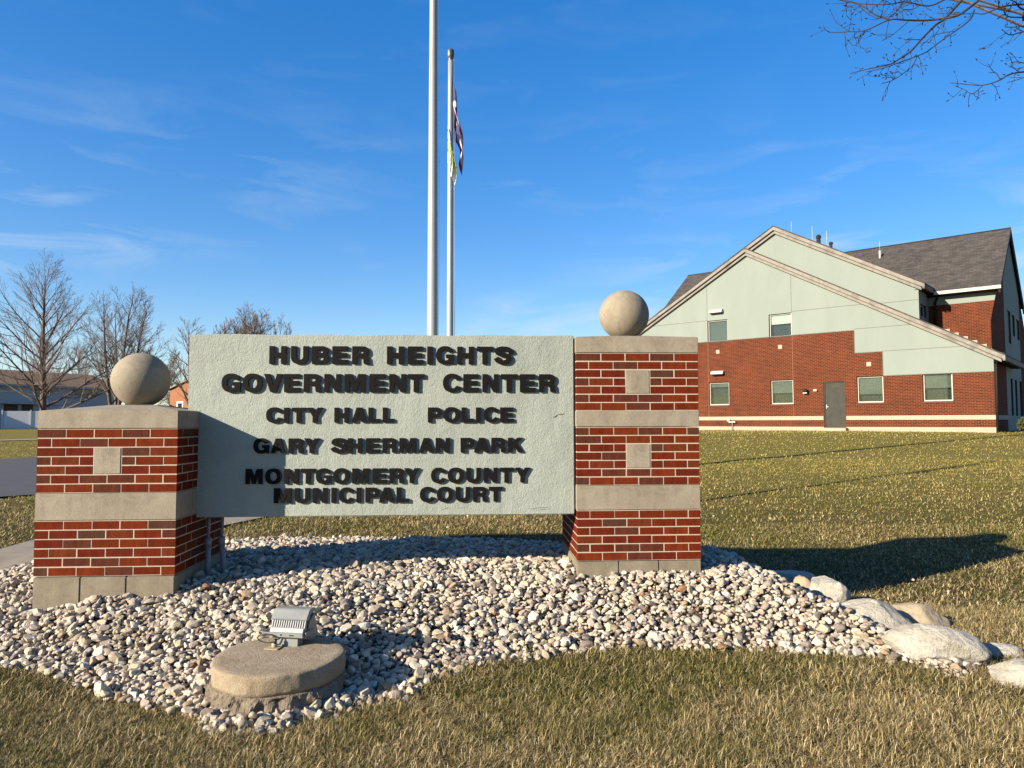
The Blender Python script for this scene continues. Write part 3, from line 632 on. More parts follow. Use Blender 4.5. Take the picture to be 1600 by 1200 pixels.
# ------------------------------------------------------------------ grass
def grass_field(name, label, bands, mat):
    VV, F4, F3, off = [], [], [], 0
    for (d0, d1, n, L0, L1, wd) in bands:
        u = rng.uniform(-.86, .86, n); d = np.sqrt(rng.uniform(d0 * d0, d1 * d1, n))
        # clumped: pull a share of the blades towards random clump centres
        X = CAMP.x + d * (u * math.cos(yaw) + math.sin(yaw)); Y = CAMP.y + d * (math.cos(yaw) - u * math.sin(yaw))
        cl = rng.random(n) < .5; cs = .05 + .012 * d
        X = np.where(cl, np.round(X / cs) * cs + rng.normal(0, cs * .28, n) + .03 * np.sin(Y * 40), X); Y = np.where(cl, np.round(Y / cs) * cs + rng.normal(0, cs * .28, n) + .03 * np.sin(X * 37), Y)
        b = inside(X, Y); e = edged(X, Y)
        k = ~(b & (e > .05 + .04 * np.sin(X * 9) + .02 * np.sin(Y * 23)))
        k &= ~inside(X, Y, WALK) & ~inside(X, Y, ROAD) & ~inside(X, Y, FP) & ~inside(X, Y, BPOLY)
        X, Y, d = X[k], Y[k], d[k]; n = len(X)
        L = rng.uniform(L0, L1, n) * (.7 + .45 * np.abs(np.sin(X * 5.1 + 1.9 * np.sin(Y * 4.7))) + .25 * np.abs(np.sin(Y * 9.3 + 2 * np.sin(X * 7)))); w = wd * rng.uniform(.6, 1.3, n)
        az = rng.uniform(0, 2 * np.pi, n); tl = np.clip(rng.normal(1.15, .42, n), .05, 1.55)
        dx, dy = np.cos(az), np.sin(az); sx, sy = -dy, dx
        base = np.stack([X, Y, g0(X, Y) - .004 + rng.uniform(0, .016, n) + np.where(np.hypot(X - 3, Y) < 60, .012 * np.sin(X * 1.7 + .6 * Y) * np.sin(Y * 1.3 - .4 * X), 0)], 1)
        h1 = .55 * L; t1 = tl * .92; tw = rng.normal(0, 1.0, n)
        mid = base + np.stack([dx * np.sin(t1) * h1, dy * np.sin(t1) * h1, np.cos(t1) * h1], 1)
        t2 = np.minimum(tl * 1.35, 1.75); d2x, d2y = np.cos(az + tw), np.sin(az + tw); tip = mid + np.stack([d2x * np.sin(t2) * h1 * .85, d2y * np.sin(t2) * h1 * .85, np.cos(t2) * h1 * .85], 1)
        sd = np.stack([sx, sy, np.zeros(n)], 1) * w[:, None] / 2
        v = np.stack([base - sd, base + sd, mid + sd * .8, mid - sd * .8, tip], 1)
        VV.append(v.reshape(-1, 3)); q_ = np.arange(n)[:, None] * 5 + off
        F4.append(q_ + np.array([0, 1, 2, 3])); F3.append(q_ + np.array([3, 2, 4])); off += n * 5
    V = np.concatenate(VV); F4 = np.concatenate(F4); F3 = np.concatenate(F3)
    loops = np.concatenate([F4.ravel(), F3.ravel()]); tot = np.concatenate([np.full(len(F4), 4), np.full(len(F3), 3)]); st = np.concatenate([[0], np.cumsum(tot)[:-1]])
    o = bigmesh(name, V, loops, st, tot, mat); tag(o, label, 'grass', kind='stuff'); return o
def grass_mat():
    m, t, p = newmat('dormant_grass'); i = island(t); obj = nn(t, 'ShaderNodeTexCoord').outputs['Object']
    straw = ramp(t, i, [(0, (.28, .20, .07)), (.20, (.54, .40, .165)), (.38, (.15, .10, .036)), (.50, (.72, .57, .28)), (.64, (.38, .275, .10)), (.78, (.11, .07, .026)), (.88, (.84, .69, .40))], 'CONSTANT')
    green = ramp(t, i, [(0, (.13, .13, .024)), (.3, (.24, .21, .048)), (.55, (.36, .29, .09)), (.75, (.07, .07, .013)), (.9, (.56, .44, .19))], 'CONSTANT')
    f1_ = noise(t, .32, 4, .6, obj); f2_ = noise(t, 2.2, 4, .65, obj)
    f = nn(t, 'ShaderNodeMath', {0: f1_, 1: f2_}, operation='ADD').outputs[0]
    f = nn(t, 'ShaderNodeMapRange', {'Value': f, 'From Min': .92, 'From Max': 1.22}).outputs[0]
    yy = nn(t, 'ShaderNodeSeparateXYZ'); t.links.new(obj, yy.inputs[0])
    far = nn(t, 'ShaderNodeMapRange', {'Value': yy.outputs[1], 'From Min': 2.0, 'From Max': 13.0}).outputs[0]
    gold = ramp(t, i, [(0, (.56, .465, .095)), (.3, (.64, .53, .12)), (.55, (.51, .43, .085)), (.75, (.59, .51, .11)), (.9, (.68, .56, .15))], 'CONSTANT')
    mpp = nn(t, 'ShaderNodeMapping', {'Scale': (.35, .9, 1), 'Rotation': (0, 0, R(-20))}); t.links.new(obj, mpp.inputs[0])
    gold = mixc(t, .8, gold, ramp(t, noise(t, 1.1, 6, .68, mpp.outputs[0], .5), [(.3, (.58, .66, .55)), (.5, (.95, .95, .9)), (.7, (1.22, 1.15, 1.1))]), 'MULTIPLY')
    cc = mixc(t, f, straw, green); cc = mixc(t, nn(t, 'ShaderNodeMath', {0: far, 1: .72}, operation='MULTIPLY').outputs[0], cc, gold)
    t.links.new(cc, p.inputs['Base Color']); p.inputs['Roughness'].default_value = .75; p.inputs['Specular IOR Level'].default_value = .25
    return m
B0 = Vector((20.5, 28.23)); SD = Vector((.7179, -.6962)); TD = Vector((.6962, .7179))
def bw(s, t): return B0 + SD * s + TD * t
BPOLY = np.array([tuple(bw(*c)) for c in ((-15.2, 0), (6.5, 0), (6.5, 10.5), (-15.2, 10.5))])
grass_field('grass', 'short dormant brown and green grass of the lawn',
            [(2.6, 4.2, 180000, .022, .064, .0027), (4.2, 6.5, 190000, .024, .066, .0036), (6.5, 11, 150000, .025, .06, .006), (11, 20, 130000, .028, .06, .010), (20, 40, 110000, .03, .06, .018)], grass_mat())

# ------------------------------------------------------------------ municipal building
def wallbrick():
    m, t, p = newmat('building_brick'); obj = nn(t, 'ShaderNodeTexCoord').outputs['Object']
    sp = nn(t, 'ShaderNodeSeparateXYZ'); t.links.new(obj, sp.inputs[0])
    ad = nn(t, 'ShaderNodeMath', {0: sp.outputs[0], 1: sp.outputs[1]}, operation='ADD').outputs[0]
    cb = nn(t, 'ShaderNodeCombineXYZ', {0: ad, 1: sp.outputs[2]}).outputs[0]
    b = nn(t, 'ShaderNodeTexBrick', {'Scale': 1.0, 'Brick Width': .2032, 'Row Height': .0677, 'Mortar Size': .0055, 'Mortar Smooth': .2, 'Bias': -.1, 'Color1': (.170, .030, .010, 1), 'Color2': (.090, .020, .010, 1), 'Mortar': (.30, .185, .115, 1)}); t.links.new(cb, b.inputs['Vector'])
    c = mixc(t, .8, b.outputs[0], ramp(t, noise(t, .8, 6, .65, obj), [(.3, (.74, .74, .72)), (.7, (1.16, 1.1, 1.0))]), 'MULTIPLY')
    t.links.new(c, p.inputs['Base Color']); p.inputs['Roughness'].default_value = .95; p.inputs['Specular IOR Level'].default_value = .08
    bump(t, p, b.outputs['Fac'], -.4, .006); return m
def wallstucco():
    m, t, p = newmat('wall_stucco'); obj = nn(t, 'ShaderNodeTexCoord').outputs['Object']
    mp = nn(t, 'ShaderNodeMapping', {'Scale': (1, 1, .28)}); t.links.new(obj, mp.inputs[0])
    c = ramp(t, noise(t, .9, 6, .62, mp.outputs[0], .4), [(.3, (.285, .33, .285)), (.55, (.31, .355, .308)), (.75, (.335, .375, .328))])
    t.links.new(c, p.inputs['Base Color']); p.inputs['Roughness'].default_value = .9; bump(t, p, noise(t, 40, 4, .6, obj), .2, .01); return m
def shingle():
    m, t, p = newmat('roof_shingle'); obj = nn(t, 'ShaderNodeTexCoord').outputs['Object']
    sp = nn(t, 'ShaderNodeSeparateXYZ'); t.links.new(obj, sp.inputs[0])
    yy = nn(t, 'ShaderNodeMath', {0: sp.outputs[2], 1: 1.62}, operation='MULTIPLY').outputs[0]
    ad = nn(t, 'ShaderNodeMath', {0: sp.outputs[0], 1: nn(t, 'ShaderNodeMath', {0: sp.outputs[1], 1: .1}, operation='MULTIPLY').outputs[0]}, operation='ADD').outputs[0]
    cb = nn(t, 'ShaderNodeCombineXYZ', {0: ad, 1: yy}).outputs[0]
    b = nn(t, 'ShaderNodeTexBrick', {'Scale': 1, 'Brick Width': .30, 'Row Height': .14, 'Mortar Size': .010, 'Bias': 0, 'Color1': (.105, .09, .078, 1), 'Color2': (.05, .043, .038, 1), 'Mortar': (.04, .034, .032, 1)}); t.links.new(cb, b.inputs['Vector'])
    c = mixc(t, .75, b.outputs[0], ramp(t, noise(t, 2.6, 6, .8, obj), [(.3, (.55, .55, .55)), (.7, (1.5, 1.45, 1.4))]), 'MULTIPLY')
    t.links.new(c, p.inputs['Base Color']); p.inputs['Roughness'].default_value = .95; return m
M_wb, M_ws, M_sh = wallbrick(), wallstucco(), shingle()
M_cream = simple('cream_stone', (.56, .47, .345), (.48, .40, .285), 4, .9)
M_fascia = simple('weathered_fascia', (.20, .178, .15), (.36, .325, .28), 1.3, .9, c3=(.155, .138, .118))
M_frame = simple('cream_frame', (.66, .61, .50), (.6, .55, .45), 4, .6)
M_blind = simple('window_blind', (.145, .145, .13), (.115, .115, .105), 3, .8)
M_wblind = simple('white_blind', (.85, .83, .76), (.8, .78, .71), 3, .8)
M_recess_shade = simple('recess_shade', (.022, .024, .021), (.05, .052, .044), 1.1, .9)
M_joint = simple('joint_line', (.20, .205, .17), (.16, .165, .14), 3, .9)
M_door = simple('grey_green_door', (.070, .070, .058), (.092, .090, .075), 3, .8, spec=.08)
M_dmetal = simple('dark_bronze', (.025, .02, .017), (.04, .033, .028), 8, .7, spec=.12)
M_white = simple('white_metal', (.62, .60, .56), (.55, .53, .49), 6, .6)
M_sill = simple('brick_sill', (.13, .035, .026), (.18, .05, .036), 14, .9)
def glass():
    m, t, p = newmat('window_glass'); t.nodes.remove(p)
    tr = nn(t, 'ShaderNodeBsdfTransparent', {'Color': (.82, .88, .84, 1)}); gl = nn(t, 'ShaderNodeBsdfGlossy', {'Roughness': .03, 'Color': (.9, .95, 1, 1)})
    fr = nn(t, 'ShaderNodeFresnel', {'IOR': 1.38}); mx = nn(t, 'ShaderNodeMixShader')
    f = nn(t, 'ShaderNodeMath', {0: fr.outputs[0], 1: .012}, operation='ADD').outputs[0]
    t.links.new(f, mx.inputs[0]); t.links.new(tr.outputs[0], mx.inputs[1]); t.links.new(gl.outputs[0], mx.inputs[2])
    t.links.new(mx.outputs[0], [n for n in t.nodes if n.type == 'OUTPUT_MATERIAL'][0].inputs[0]); return m
M_glass = glass()
BZ = 0.0
bld = empty('municipal_building', (B0.x, B0.y, 0), R(-44.12)); tag(bld, 'two storey red brick and pale green stucco building with gabled fronts and grey shingle roof', 'building')
def clip(poly, a, b, c):
    """keep the part of a convex polygon where a*x+b*z<=c"""
    o = []
    for i, p in enumerate(poly):
        q_ = poly[(i + 1) % len(poly)]; fp = a * p[0] + b * p[1] - c; fq = a * q_[0] + b * q_[1] - c
        if fp <= 0: o.append(p)
        if fp * fq < 0: k = fp / (fp - fq); o.append((p[0] + (q_[0] - p[0]) * k, p[1] + (q_[1] - p[1]) * k))
    return o
def wallcells(xs, zs, holes, cls, clips, put):
    """slice a wall into cells; put(class, polygon) for every cell that is not an opening"""
    xs = sorted(set(xs)); zs = sorted(set(zs))
    for x0, x1 in zip(xs, xs[1:]):
        for z0, z1 in zip(zs, zs[1:]):
            cx, cz = (x0 + x1) / 2, (z0 + z1) / 2
            if any(h[0] < cx < h[1] and h[2] < cz < h[3] for h in holes): continue
            poly = [(x0, z0), (x1, z0), (x1, z1), (x0, z1)]
            for c in clips:
                poly = clip(poly, *c)
                if len(poly) < 3: break
            if len(poly) >= 3: put(cls(cx, cz), poly)
PITCH = .566; APX, APZ = -4.21, 10.2
WIN = [(-6.45, -5.30, 1.97, 3.19), (-3.07, -1.93, 1.97, 3.19), (1.05, 2.20, 1.97, 3.20), (3.81, 4.97, 1.98, 3.20), (-6.47, -5.32, 5.36, 6.56), (-3.09, -1.94, 5.36, 6.57)]
DOOR = (-.46, .51, .80, 3.01)
brick_bm, stuc_bm = bmesh.new(), bmesh.new()
def putter(axis_, off, flip=False):
    def put(c, poly):
        bm = brick_bm if c == 'b' else stuc_bm
        vs = [bm.verts.new((p[0], off, p[1]) if axis_ == 'y' else (off, p[0], p[1])) for p in poly]
        bm.faces.new(vs)
    return put
def cls1(x, z): return 'b' if (z < 3.2 or (x < 2.21 and z < 4.33) or (x < 1.0 and z < 5.42)) else 's'
xs = [-14.9, 6.5, 1.0, 2.21] + [w_[0] for w_ in WIN] + [w_[1] for w_ in WIN] + list(DOOR[:2]); zs = [.2, .83, 1.16, 1.35, 3.2, 4.33, 5.42, 10.3] + [w_[2] for w_ in WIN] + [w_[3] for w_ in WIN] + list(DOOR[2:])
RC = lambda px, pz: [(PITCH, 1, pz - .22 + PITCH * px), (-PITCH, 1, pz - .22 - PITCH * px)]
wallcells(xs, zs, WIN + [DOOR], cls1, RC(APX, APZ), putter('y', 0))
# higher gable just behind
AP2X, AP2Z = -2.86, 11.23
wallcells([-9.2, 3.66], [5, 11.3], [], lambda x, z: 's', RC(AP2X, AP2Z), putter('y', .5))
SW = (.85, 1.95, 5.95, 6.5)
wallcells([.5, 2.5, SW[0], SW[1]], [3.5, 7.2, SW[2], SW[3]], [SW], lambda x, z: 's', [], putter('x', 3.66))
# eave wall of the long wing behind, and its shaded gable end
wallcells([-11, 6.45], [.2, 6.58, 7.2], [], lambda x, z: 'b' if z < 6.58 else 's', [], putter('y', 2.5))
MW = [(5.2, 6.35, 4.85, 6.45), (6.9, 7.9, 5.35, 6.4), (8.6, 9.7, 5.3, 6.35), (5.55, 6.3, 1.35, 3.15), (7.1, 7.9, 1.35, 3.15), (8.9, 9.8, 1.35, 3.15)]
wallcells([0, 4.2, 13] + [w_[0] for w_ in MW] + [w_[1] for w_ in MW], [.2, 3.9, 10.7] + [w_[2] for w_ in MW] + [w_[3] for w_ in MW], MW, lambda y, z: 'b' if y < 4.2 or y > 10.2 else 's',
          [(.786, 1, 10.5 + .786 * 6.5), (-.786, 1, 10.5 - .786 * 6.5)], putter('x', 6.45))
# trim the front block's side wall out to the front corner
v4 = [(6.45, 0, .2), (6.5, 0, .2), (6.5, 0, 3.98), (6.45, 0, 3.98)]
bmobj('brick_wall', brick_bm, M_wb, bld); bmobj('stucco_wall', stuc_bm, M_ws, bld)
bm = bmesh.new()
for x0, x1 in ((-14.9, DOOR[0] - .04), (DOOR[1] + .04, 6.504)): box(bm, x0, x1, -.012, .1, 1.16, 1.35)
box(bm, 6.46, 6.47, -.01, 4.2, 1.16, 1.35); bmobj('stone_band', bm, M_cream, bld)
bm = bmesh.new()
for x0, x1 in ((-14.9, DOOR[0] - .03), (DOOR[1] + .03, 6.506)): box(bm, x0, x1, -.02, .1, .3, .83)
bmobj('foundation', bm, M_cream, bld)
boxobj('door_step', (DOOR[0] - .1, DOOR[1] + .1, -.35, .02, .3, .785), M_cream, bld, .01)
bm = bmesh.new()
for (a, b, z, off) in ((-14.2, 1.0, 5.475, 0), (1.0, 3.42, 5.475, 0), (2.21, 5.5, 4.345, 0), (-10.4, -6.47, 6.58, 0), (-1.94, 1.6, 6.62, 0)):
    if (a, b) == (-14.2, 1.0): continue
    box(bm, a, b, off - .003, off + .02, z - .014, z + .014)
for (x, z0, z1) in ((-6.48, 6.57, 8.68), (-1.93, 6.58, 8.68)): box(bm, x - .012, x + .012, -.0045, .02, z0, z1)
box(bm, 1.2, 3.65, .496, .52, 6.64, 6.668)
box(bm, -14.9, 1.0, -.006, .02, 5.42 - .02, 5.42 + .015); box(bm, 1.0, 2.21, -.006, .02, 4.31, 4.345); box(bm, 2.21, 6.5, -.006, .02, 3.185, 3.215)
box(bm, .985, 1.015, -.0055, .02, 4.346, 5.39); box(bm, 2.195, 2.225, -.0055, .02, 3.216, 4.309)
bmobj('expansion_joint', bm, M_joint, bld)
bm = bmesh.new()
M_bj = simple('brick_joint', (.36, .20, .13), (.3, .16, .1), 3, .9)
for x in (-6.46, -1.92): boxobj('control_joint', (x - .008, x + .008, -.004, .02, 1.36, 5.39), M_bj, bld)

def window(x0, x1, z0, z1, blind, bfrac=1.0, recess_mat=M_recess_shade, sill=True, axis_='y', off=0, parent=bld, split=False):
    def bx(bm, a0, a1, d0, d1, h0, h1):
        if axis_ == 'y': box(bm, a0, a1, off + d0, off + d1, h0, h1)
        else: box(bm, off - d1, off - d0, a0, a1, h0, h1)
    t_ = .055; bm = bmesh.new()
    bx(bm, x0, x0 + t_, .09, .15, z0, z1); bx(bm, x1 - t_, x1, .09, .15, z0, z1); bx(bm, x0 + t_, x1 - t_, .09, .15, z1 - t_, z1); bx(bm, x0 + t_, x1 - t_, .09, .15, z0, z0 + t_)
    if split: bx(bm, x0 + t_, x1 - t_, .095, .14, (z0 + z1) / 2 - .02, (z0 + z1) / 2 + .02)
    # the opening's reveals
    f = bmobj('window', bm, M_frame, parent)
    bm = bmesh.new(); bx(bm, x0 + t_, x1 - t_, .115, .122, z0 + t_, z1 - t_); bmobj('pane', bm, M_glass, f)
    if blind is not None:
        bm = bmesh.new(); bx(bm, x0 + t_, x1 - t_, .17, .18, z1 - t_ - (z1 - z0 - 2 * t_) * bfrac, z1 - t_); bmobj('blind', bm, blind, f)
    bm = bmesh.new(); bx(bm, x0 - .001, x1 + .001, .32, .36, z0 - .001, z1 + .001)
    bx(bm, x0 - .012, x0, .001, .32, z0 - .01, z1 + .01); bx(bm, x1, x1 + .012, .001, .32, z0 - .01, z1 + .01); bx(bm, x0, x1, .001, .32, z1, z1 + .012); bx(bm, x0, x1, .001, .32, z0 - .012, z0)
    bmobj('recess', bm, recess_mat, f)  # reveals and back coloured dark, standing in for shade inside the opening
    if sill:
        bm = bmesh.new(); bx(bm, x0 - .02, x1 + .02, -.03, .05, z0 - .09, z0 - .013); bmobj('sill', bm, M_sill, f)
window(*WIN[0], M_blind, .18); window(*WIN[1], M_blind, .55); window(*WIN[2], M_blind, .70); window(*WIN[3], M_blind, .52)
window(*WIN[4], M_blind, 1.0, sill=False); window(*WIN[5], M_wblind, .42, sill=False)
window(*SW, None, axis_='x', off=3.66, sill=False)
for w_ in MW: window(*w_, M_wblind, .6, axis_='x', off=6.45, sill=False, split=True)
dr = boxobj('door', (DOOR[0] + .05, DOOR[1] - .05, .06, .11, DOOR[2] + .005, DOOR[3] - .05), M_door, bld, .006)
bm = bmesh.new(); box(bm, DOOR[0] - .0, DOOR[0] + .05, .03, .14, DOOR[2], DOOR[3]); box(bm, DOOR[1] - .05, DOOR[1], .03, .14, DOOR[2], DOOR[3]); box(bm, DOOR[0] + .05, DOOR[1] - .05, .03, .14, DOOR[3] - .05, DOOR[3]); bmobj('frame', bm, M_door, dr)
bm = bmesh.new(); box(bm, DOOR[0] + .09, DOOR[0] + .13, .03, .065, 1.72, 1.90); box(bm, DOOR[0] + .10, DOOR[0] + .22, .0, .03, 1.78, 1.81); bmobj('handle', bm, M_white, dr)
for (x0, x1, z) in ((-6.29, -5.56, 7.0), (-6.25, -5.56, 3.68)):
    bm = bmesh.new(); prism(bm, [(.0, z + .14), (-.16, z + .09), (-.20, z - .04), (-.18, z - .06), (0, z - .06)], x0, x1, 'x'); vh = bmobj('vent_hood', bm, M_white, bld)
    boxobj('grille', (x0 + .03, x1 - .03, -.16, -.02, z - .10, z - .062), M_dmetal, vh)
for (x, z) in ((-5.90, 4.84), (-2.54, 4.87), (1.6, 3.77)): boxobj('inset_block', (x - .10, x + .10, -.008, .05, z - .10, z + .10), M_cream, bld, .004)
bm = bmesh.new(); bmesh.ops.create_uvsphere(bm, u_segments=16, v_segments=10, radius=.13)
for v in bm.verts: v.co = Vector((v.co.x - 1.30, v.co.y * .8 - .13, v.co.z * .85 + 2.60))
lampo = bmobj('wall_lamp', bm, M_dmetal, bld, True)
bm = bmesh.new(); box(bm, -1.40, -1.2, -.20, -.06, 2.46, 2.52, .01); bmobj('lens', bm, M_white, lampo)
boxobj('wall_box', (-.93, -.76, -.10, .02, 2.56, 2.66), M_white, bld, .01)
tubeobj('spigot', [(-5.12, -.05, .62), (-5.12, -.05, 1.0), (-5.12, -.16, 1.06)], .025, M_white, bld, 8)
bm = bmesh.new(); box(bm, -5.30, -4.94, -.12, -.02, 1.03, 1.10); box(bm, -5.38, -5.24, -.14, -.03, 1.10, 1.20); bmobj('hose_valve', bm, M_white, bld)
# roofs
def gable_roof(px, pz, half, t0, t1, label, wallz):
    th = .06; bm = bmesh.new(); e = half
    prism(bm, [(px, pz), (px + e, pz - PITCH * e), (px + e, pz - PITCH * e - th), (px, pz - th), (px - e, pz - PITCH * e - th), (px - e, pz - PITCH * e)], t0, t1, 'y')
    r_ = bmobj('roof', bm, M_sh, bld)
    bm = bmesh.new(); a0, a1 = th, .26; e2 = e - .02
    for (a0, a1, y0, y1, ex) in ((th + .001, .235, t0 + .015, t0 + .06, e - .01), (.237, .40, t0 + .12, t0 + .22, e - .16)):
        prism(bm, [(px, pz - a0), (px + ex, pz - PITCH * ex - a0), (px + ex, pz - PITCH * ex - a1), (px, pz - a1), (px - ex, pz - PITCH * ex - a1), (px - ex, pz - PITCH * ex - a0)], y0, y1, 'y')
    bmobj('rake_board', bm, M_fascia, r_)
    bm = bmesh.new(); prism(bm, [(px, pz - .236), (px + e - .17, pz - PITCH * (e - .17) - .236), (px + e - .17, pz - PITCH * (e - .17) - .256), (px, pz - .256), (px - e + .17, pz - PITCH * (e - .17) - .256), (px - e + .17, pz - PITCH * (e - .17) - .236)], t0 + .061, t0 + .12, 'y')
    bmobj('soffit', bm, M_fascia, r_)
    for s_ in (1, -1):
        xe = px + s_ * e; ze = pz - PITCH * e
        bm = bmesh.new(); box(bm, min(xe, xe - s_ * .11), max(xe, xe - s_ * .11), t0 + .07, t1 - .05, ze - .25, ze - th - .002); bmobj('gutter', bm, M_fascia, r_)
        bm = bmesh.new(); box(bm, min(xe - s_ * .12, xe - s_ * .46), max(xe - s_ * .12, xe - s_ * .46), t0 + .23, t1 - .05, ze - .26, ze - .24); bmobj('eave_soffit', bm, M_dmetal, r_)
    return r_
gable_roof(APX, APZ, 11.16, -.25, 6.2, 'front', 0)
gable_roof(AP2X, AP2Z, 6.83, .25, 10.5, 'rear', 0)
bm = bmesh.new(); prism(bm, [(6.5, 10.65), (10.9, 7.19), (10.9, 7.12), (6.5, 10.57), (2.1, 7.12), (2.1, 7.19)], -10.95, 6.60, 'x'); mr = bmobj('wing_roof', bm, M_sh, bld)
bm = bmesh.new(); box(bm, 3.99, 6.62, 1.99, 2.10, 7.02, 7.17); bmobj('gutter', bm, M_frame, mr)
bm = bmesh.new(); prism(bm, [(6.5, 10.56), (10.92, 7.09), (10.92, 6.84), (6.5, 10.31), (2.08, 6.84), (2.08, 7.09)], 6.52, 6.585, 'x'); bmobj('barge_board', bm, M_dmetal, mr)
bm = bmesh.new(); box(bm, -10.9, 6.46, 2.12, 2.5, 6.98, 7.01); bmobj('eave_soffit', bm, M_dmetal, mr)
bm = bmesh.new(); prism(bm, [(6.62, 10.50), (6.5, 10.69), (6.38, 10.50)], -10.95, 6.6, 'x'); bmobj('ridge_cap', bm, M_dmetal, mr)
def pipe(s, t_, z0, z1, r_, name='roof_vent', mat=M_white, par=bld):
    return tubeobj(name, [(s, t_, z0), (s, t_, z1)], r_, mat, par, 8)
pipe(.87, 5.5, 9.6, 10.25, .06); pipe(.87, 5.5, 10.25, 10.75, .012, 'antenna')
pipe(-2.55, 2.0, 11, 11.75, .012, 'antenna')
bm = bmesh.new(); box(bm, -1.02, -.86, 1.2, 1.36, 9.8, 10.36); box(bm, -1.05, -.83, 1.17, 1.40, 10.36, 10.60, .05); bmobj('roof_vent', bm, M_dmetal, bld)
bm = bmesh.new(); box(bm, -.40, -.28, 1.2, 1.32, 9.5, 9.98); box(bm, -.43, -.25, 1.18, 1.36, 9.98, 10.12, .03); bmobj('roof_vent', bm, M_dmetal, bld)
pipe(-1.25, 1.3, 10, 11.1, .012, 'antenna'); pipe(-.55, 1.3, 9.7, 10.75, .012, 'antenna')
tubeobj('downspout', [(6.62, .1, 3.62), (6.55, .04, 3.5), (6.55, .04, .66)], .05, M_dmetal, bld, 8)
tubeobj('downspout', [(4.05, 2.42, 6.95), (3.95, 2.42, 6.7), (3.95, 2.42, 5)], .055, M_dmetal, bld, 8)
# stepped flashing where the front roof meets the wing wall
bm = bmesh.new()
for k in range(7):
    s = 4.15 + k * .36; z = APZ - PITCH * (s - APX)
    box(bm, s, s + .36, 2.46, 2.498, z - .35, z - .05)
bmobj('step_flashing', bm, M_cream, bld)

# bush at the far corner of the building
def leafball(name, loc, rx, rz, n, mat, label, cat):
    V_, F_ = [], []
    for _ in range(n):
        p = Vector(rng.normal(size=3)); p.normalize(); p *= rng.uniform(.35, 1) ** .5; p = Vector((p.x * rx, p.y * rx, rz + p.z * rz))
        a = Vector(rng.normal(size=3)).normalized() * .05; b = a.cross(Vector(rng.normal(size=3))).normalized() * .03
        k = len(V_); V_ += [p - a, p + b, p + a, p - b]; F_.append((k, k + 1, k + 2, k + 3))
    o = meshobj(name, V_, F_, mat); o.location = loc; return tag(o, label, cat)
c = bw(7.6, 1.4); leafball('bush', (c.x, c.y, gz(c.x, c.y) - .05), .55, .38, 1500, simple('bush_leaf', (.06, .075, .015), (.11, .10, .03), 9, .9), 'small round clipped bush at the shaded corner of the brick building', 'bush')

# ------------------------------------------------------------------ flagpoles and flags
M_pole = simple('satin_aluminium_pole', (.60, .58, .53), (.54, .52, .48), 3, .38, metal=.25)
def flagpole(x, y, h, r0_, r1_, label):
    z = gz(x, y); t = empty('flagpole', (x, y, z)); tag(t, label, 'flagpole', 'flagpoles behind the sign')
    n = 14; tubeobj('pole', [(0, 0, h * k / n - .05) for k in range(n + 1)], [r0_ + (r1_ - r0_) * max(0, (k / n - .25) / .75) for k in range(n + 1)], M_pole, t, 28)
    bm = bmesh.new(); lathe(bm, [(r0_ * 1.02, .0), (r0_ * 1.7, .005), (r0_ * 1.6, .02), (r0_ * 1.1, .05), (r0_ * 1.02, .06)], n=28); bmobj('collar', bm, M_pole, t, True)
    bm = bmesh.new(); q_ = r1_; lathe(bm, [(q_ * .9, h - .06), (q_ * 1.0, h - .04), (q_ * .9, h - .02), (q_ * 1.35, h), (q_ * 1.42, h + .02), (q_ * 1.42, h + .095), (q_ * 1.25, h + .115), (q_ * .2, h + .12)], n=24); bmobj('truck', bm, simple('bronze_truck', (.20, .18, .17), (.15, .13, .12), 9, .4, metal=.4), t, True)
    tubeobj('halyard', [(r0_ + .012, -.012, 1.35), (r0_ + .02, -.012, h * .5), (r1_ + .014, -.01, h - .03)], .0035, M_white, t, 5)
    bm = bmesh.new(); box(bm, r0_ - .004, r0_ + .03, -.02, .02, 1.30, 1.325); box(bm, r0_ + .022, r0_ + .032, -.018, .018, 1.24, 1.39); bmobj('cleat', bm, M_dmetal, t)
    return z
zb_ = flagpole(2.87, 4.95, 6.72, .0516, .0375, 'slender short flagpole with a dark cap and two limp flags')
za_ = flagpole(2.36, 9.15, 13.4, .112, .066, 'thick tall flagpole rising out of the top of the photo')
def flag(name, x, y, ztop, hoist, fly, fold, mat, label, side=1.0, drop=.9, seed=0, spread=.55):
    """a limp flag: the free end hangs down beside the hoist in loose folds"""
    nu, nv = 44, 30; V_, F_ = [], []; UV = []
    rg = np.random.default_rng(seed); ph = rg.uniform(0, 6, 3)
    for j in range(nv + 1):
        for i in range(nu + 1):
            u, v = i / nu, j / nv
            out = spread * fly * (u ** .7) * (.16 + .10 * v) * (1 + .25 * math.sin(5 * v + ph[0]))
            z = ztop - v * hoist - u * fly * drop * (1 - .10 * v)
            fy = fold * math.sin(u * 15 + ph[1] + 1.5 * v) * min(1, u * 5); fx = fold * .7 * math.sin(u * 11 + ph[2] + 2.2 * v) * min(1, u * 5)
            V_.append((x + side * out + fx, y - .02 + fy, z)); UV.append((u, v))
    for j in range(nv):
        for i in range(nu): a = j * (nu + 1) + i; F_.append((a, a + 1, a + nu + 2, a + nu + 1))
    o = meshobj(name, V_, F_, mat, None, True); uvl = o.data.uv_layers.new(name='cloth')
    for lp in o.data.loops: uvl.data[lp.index].uv = UV[lp.vertex_index]
    md = o.modifiers.new('thickness', 'SOLIDIFY'); md.thickness = .0025
    tag(o, label, 'flag'); return o
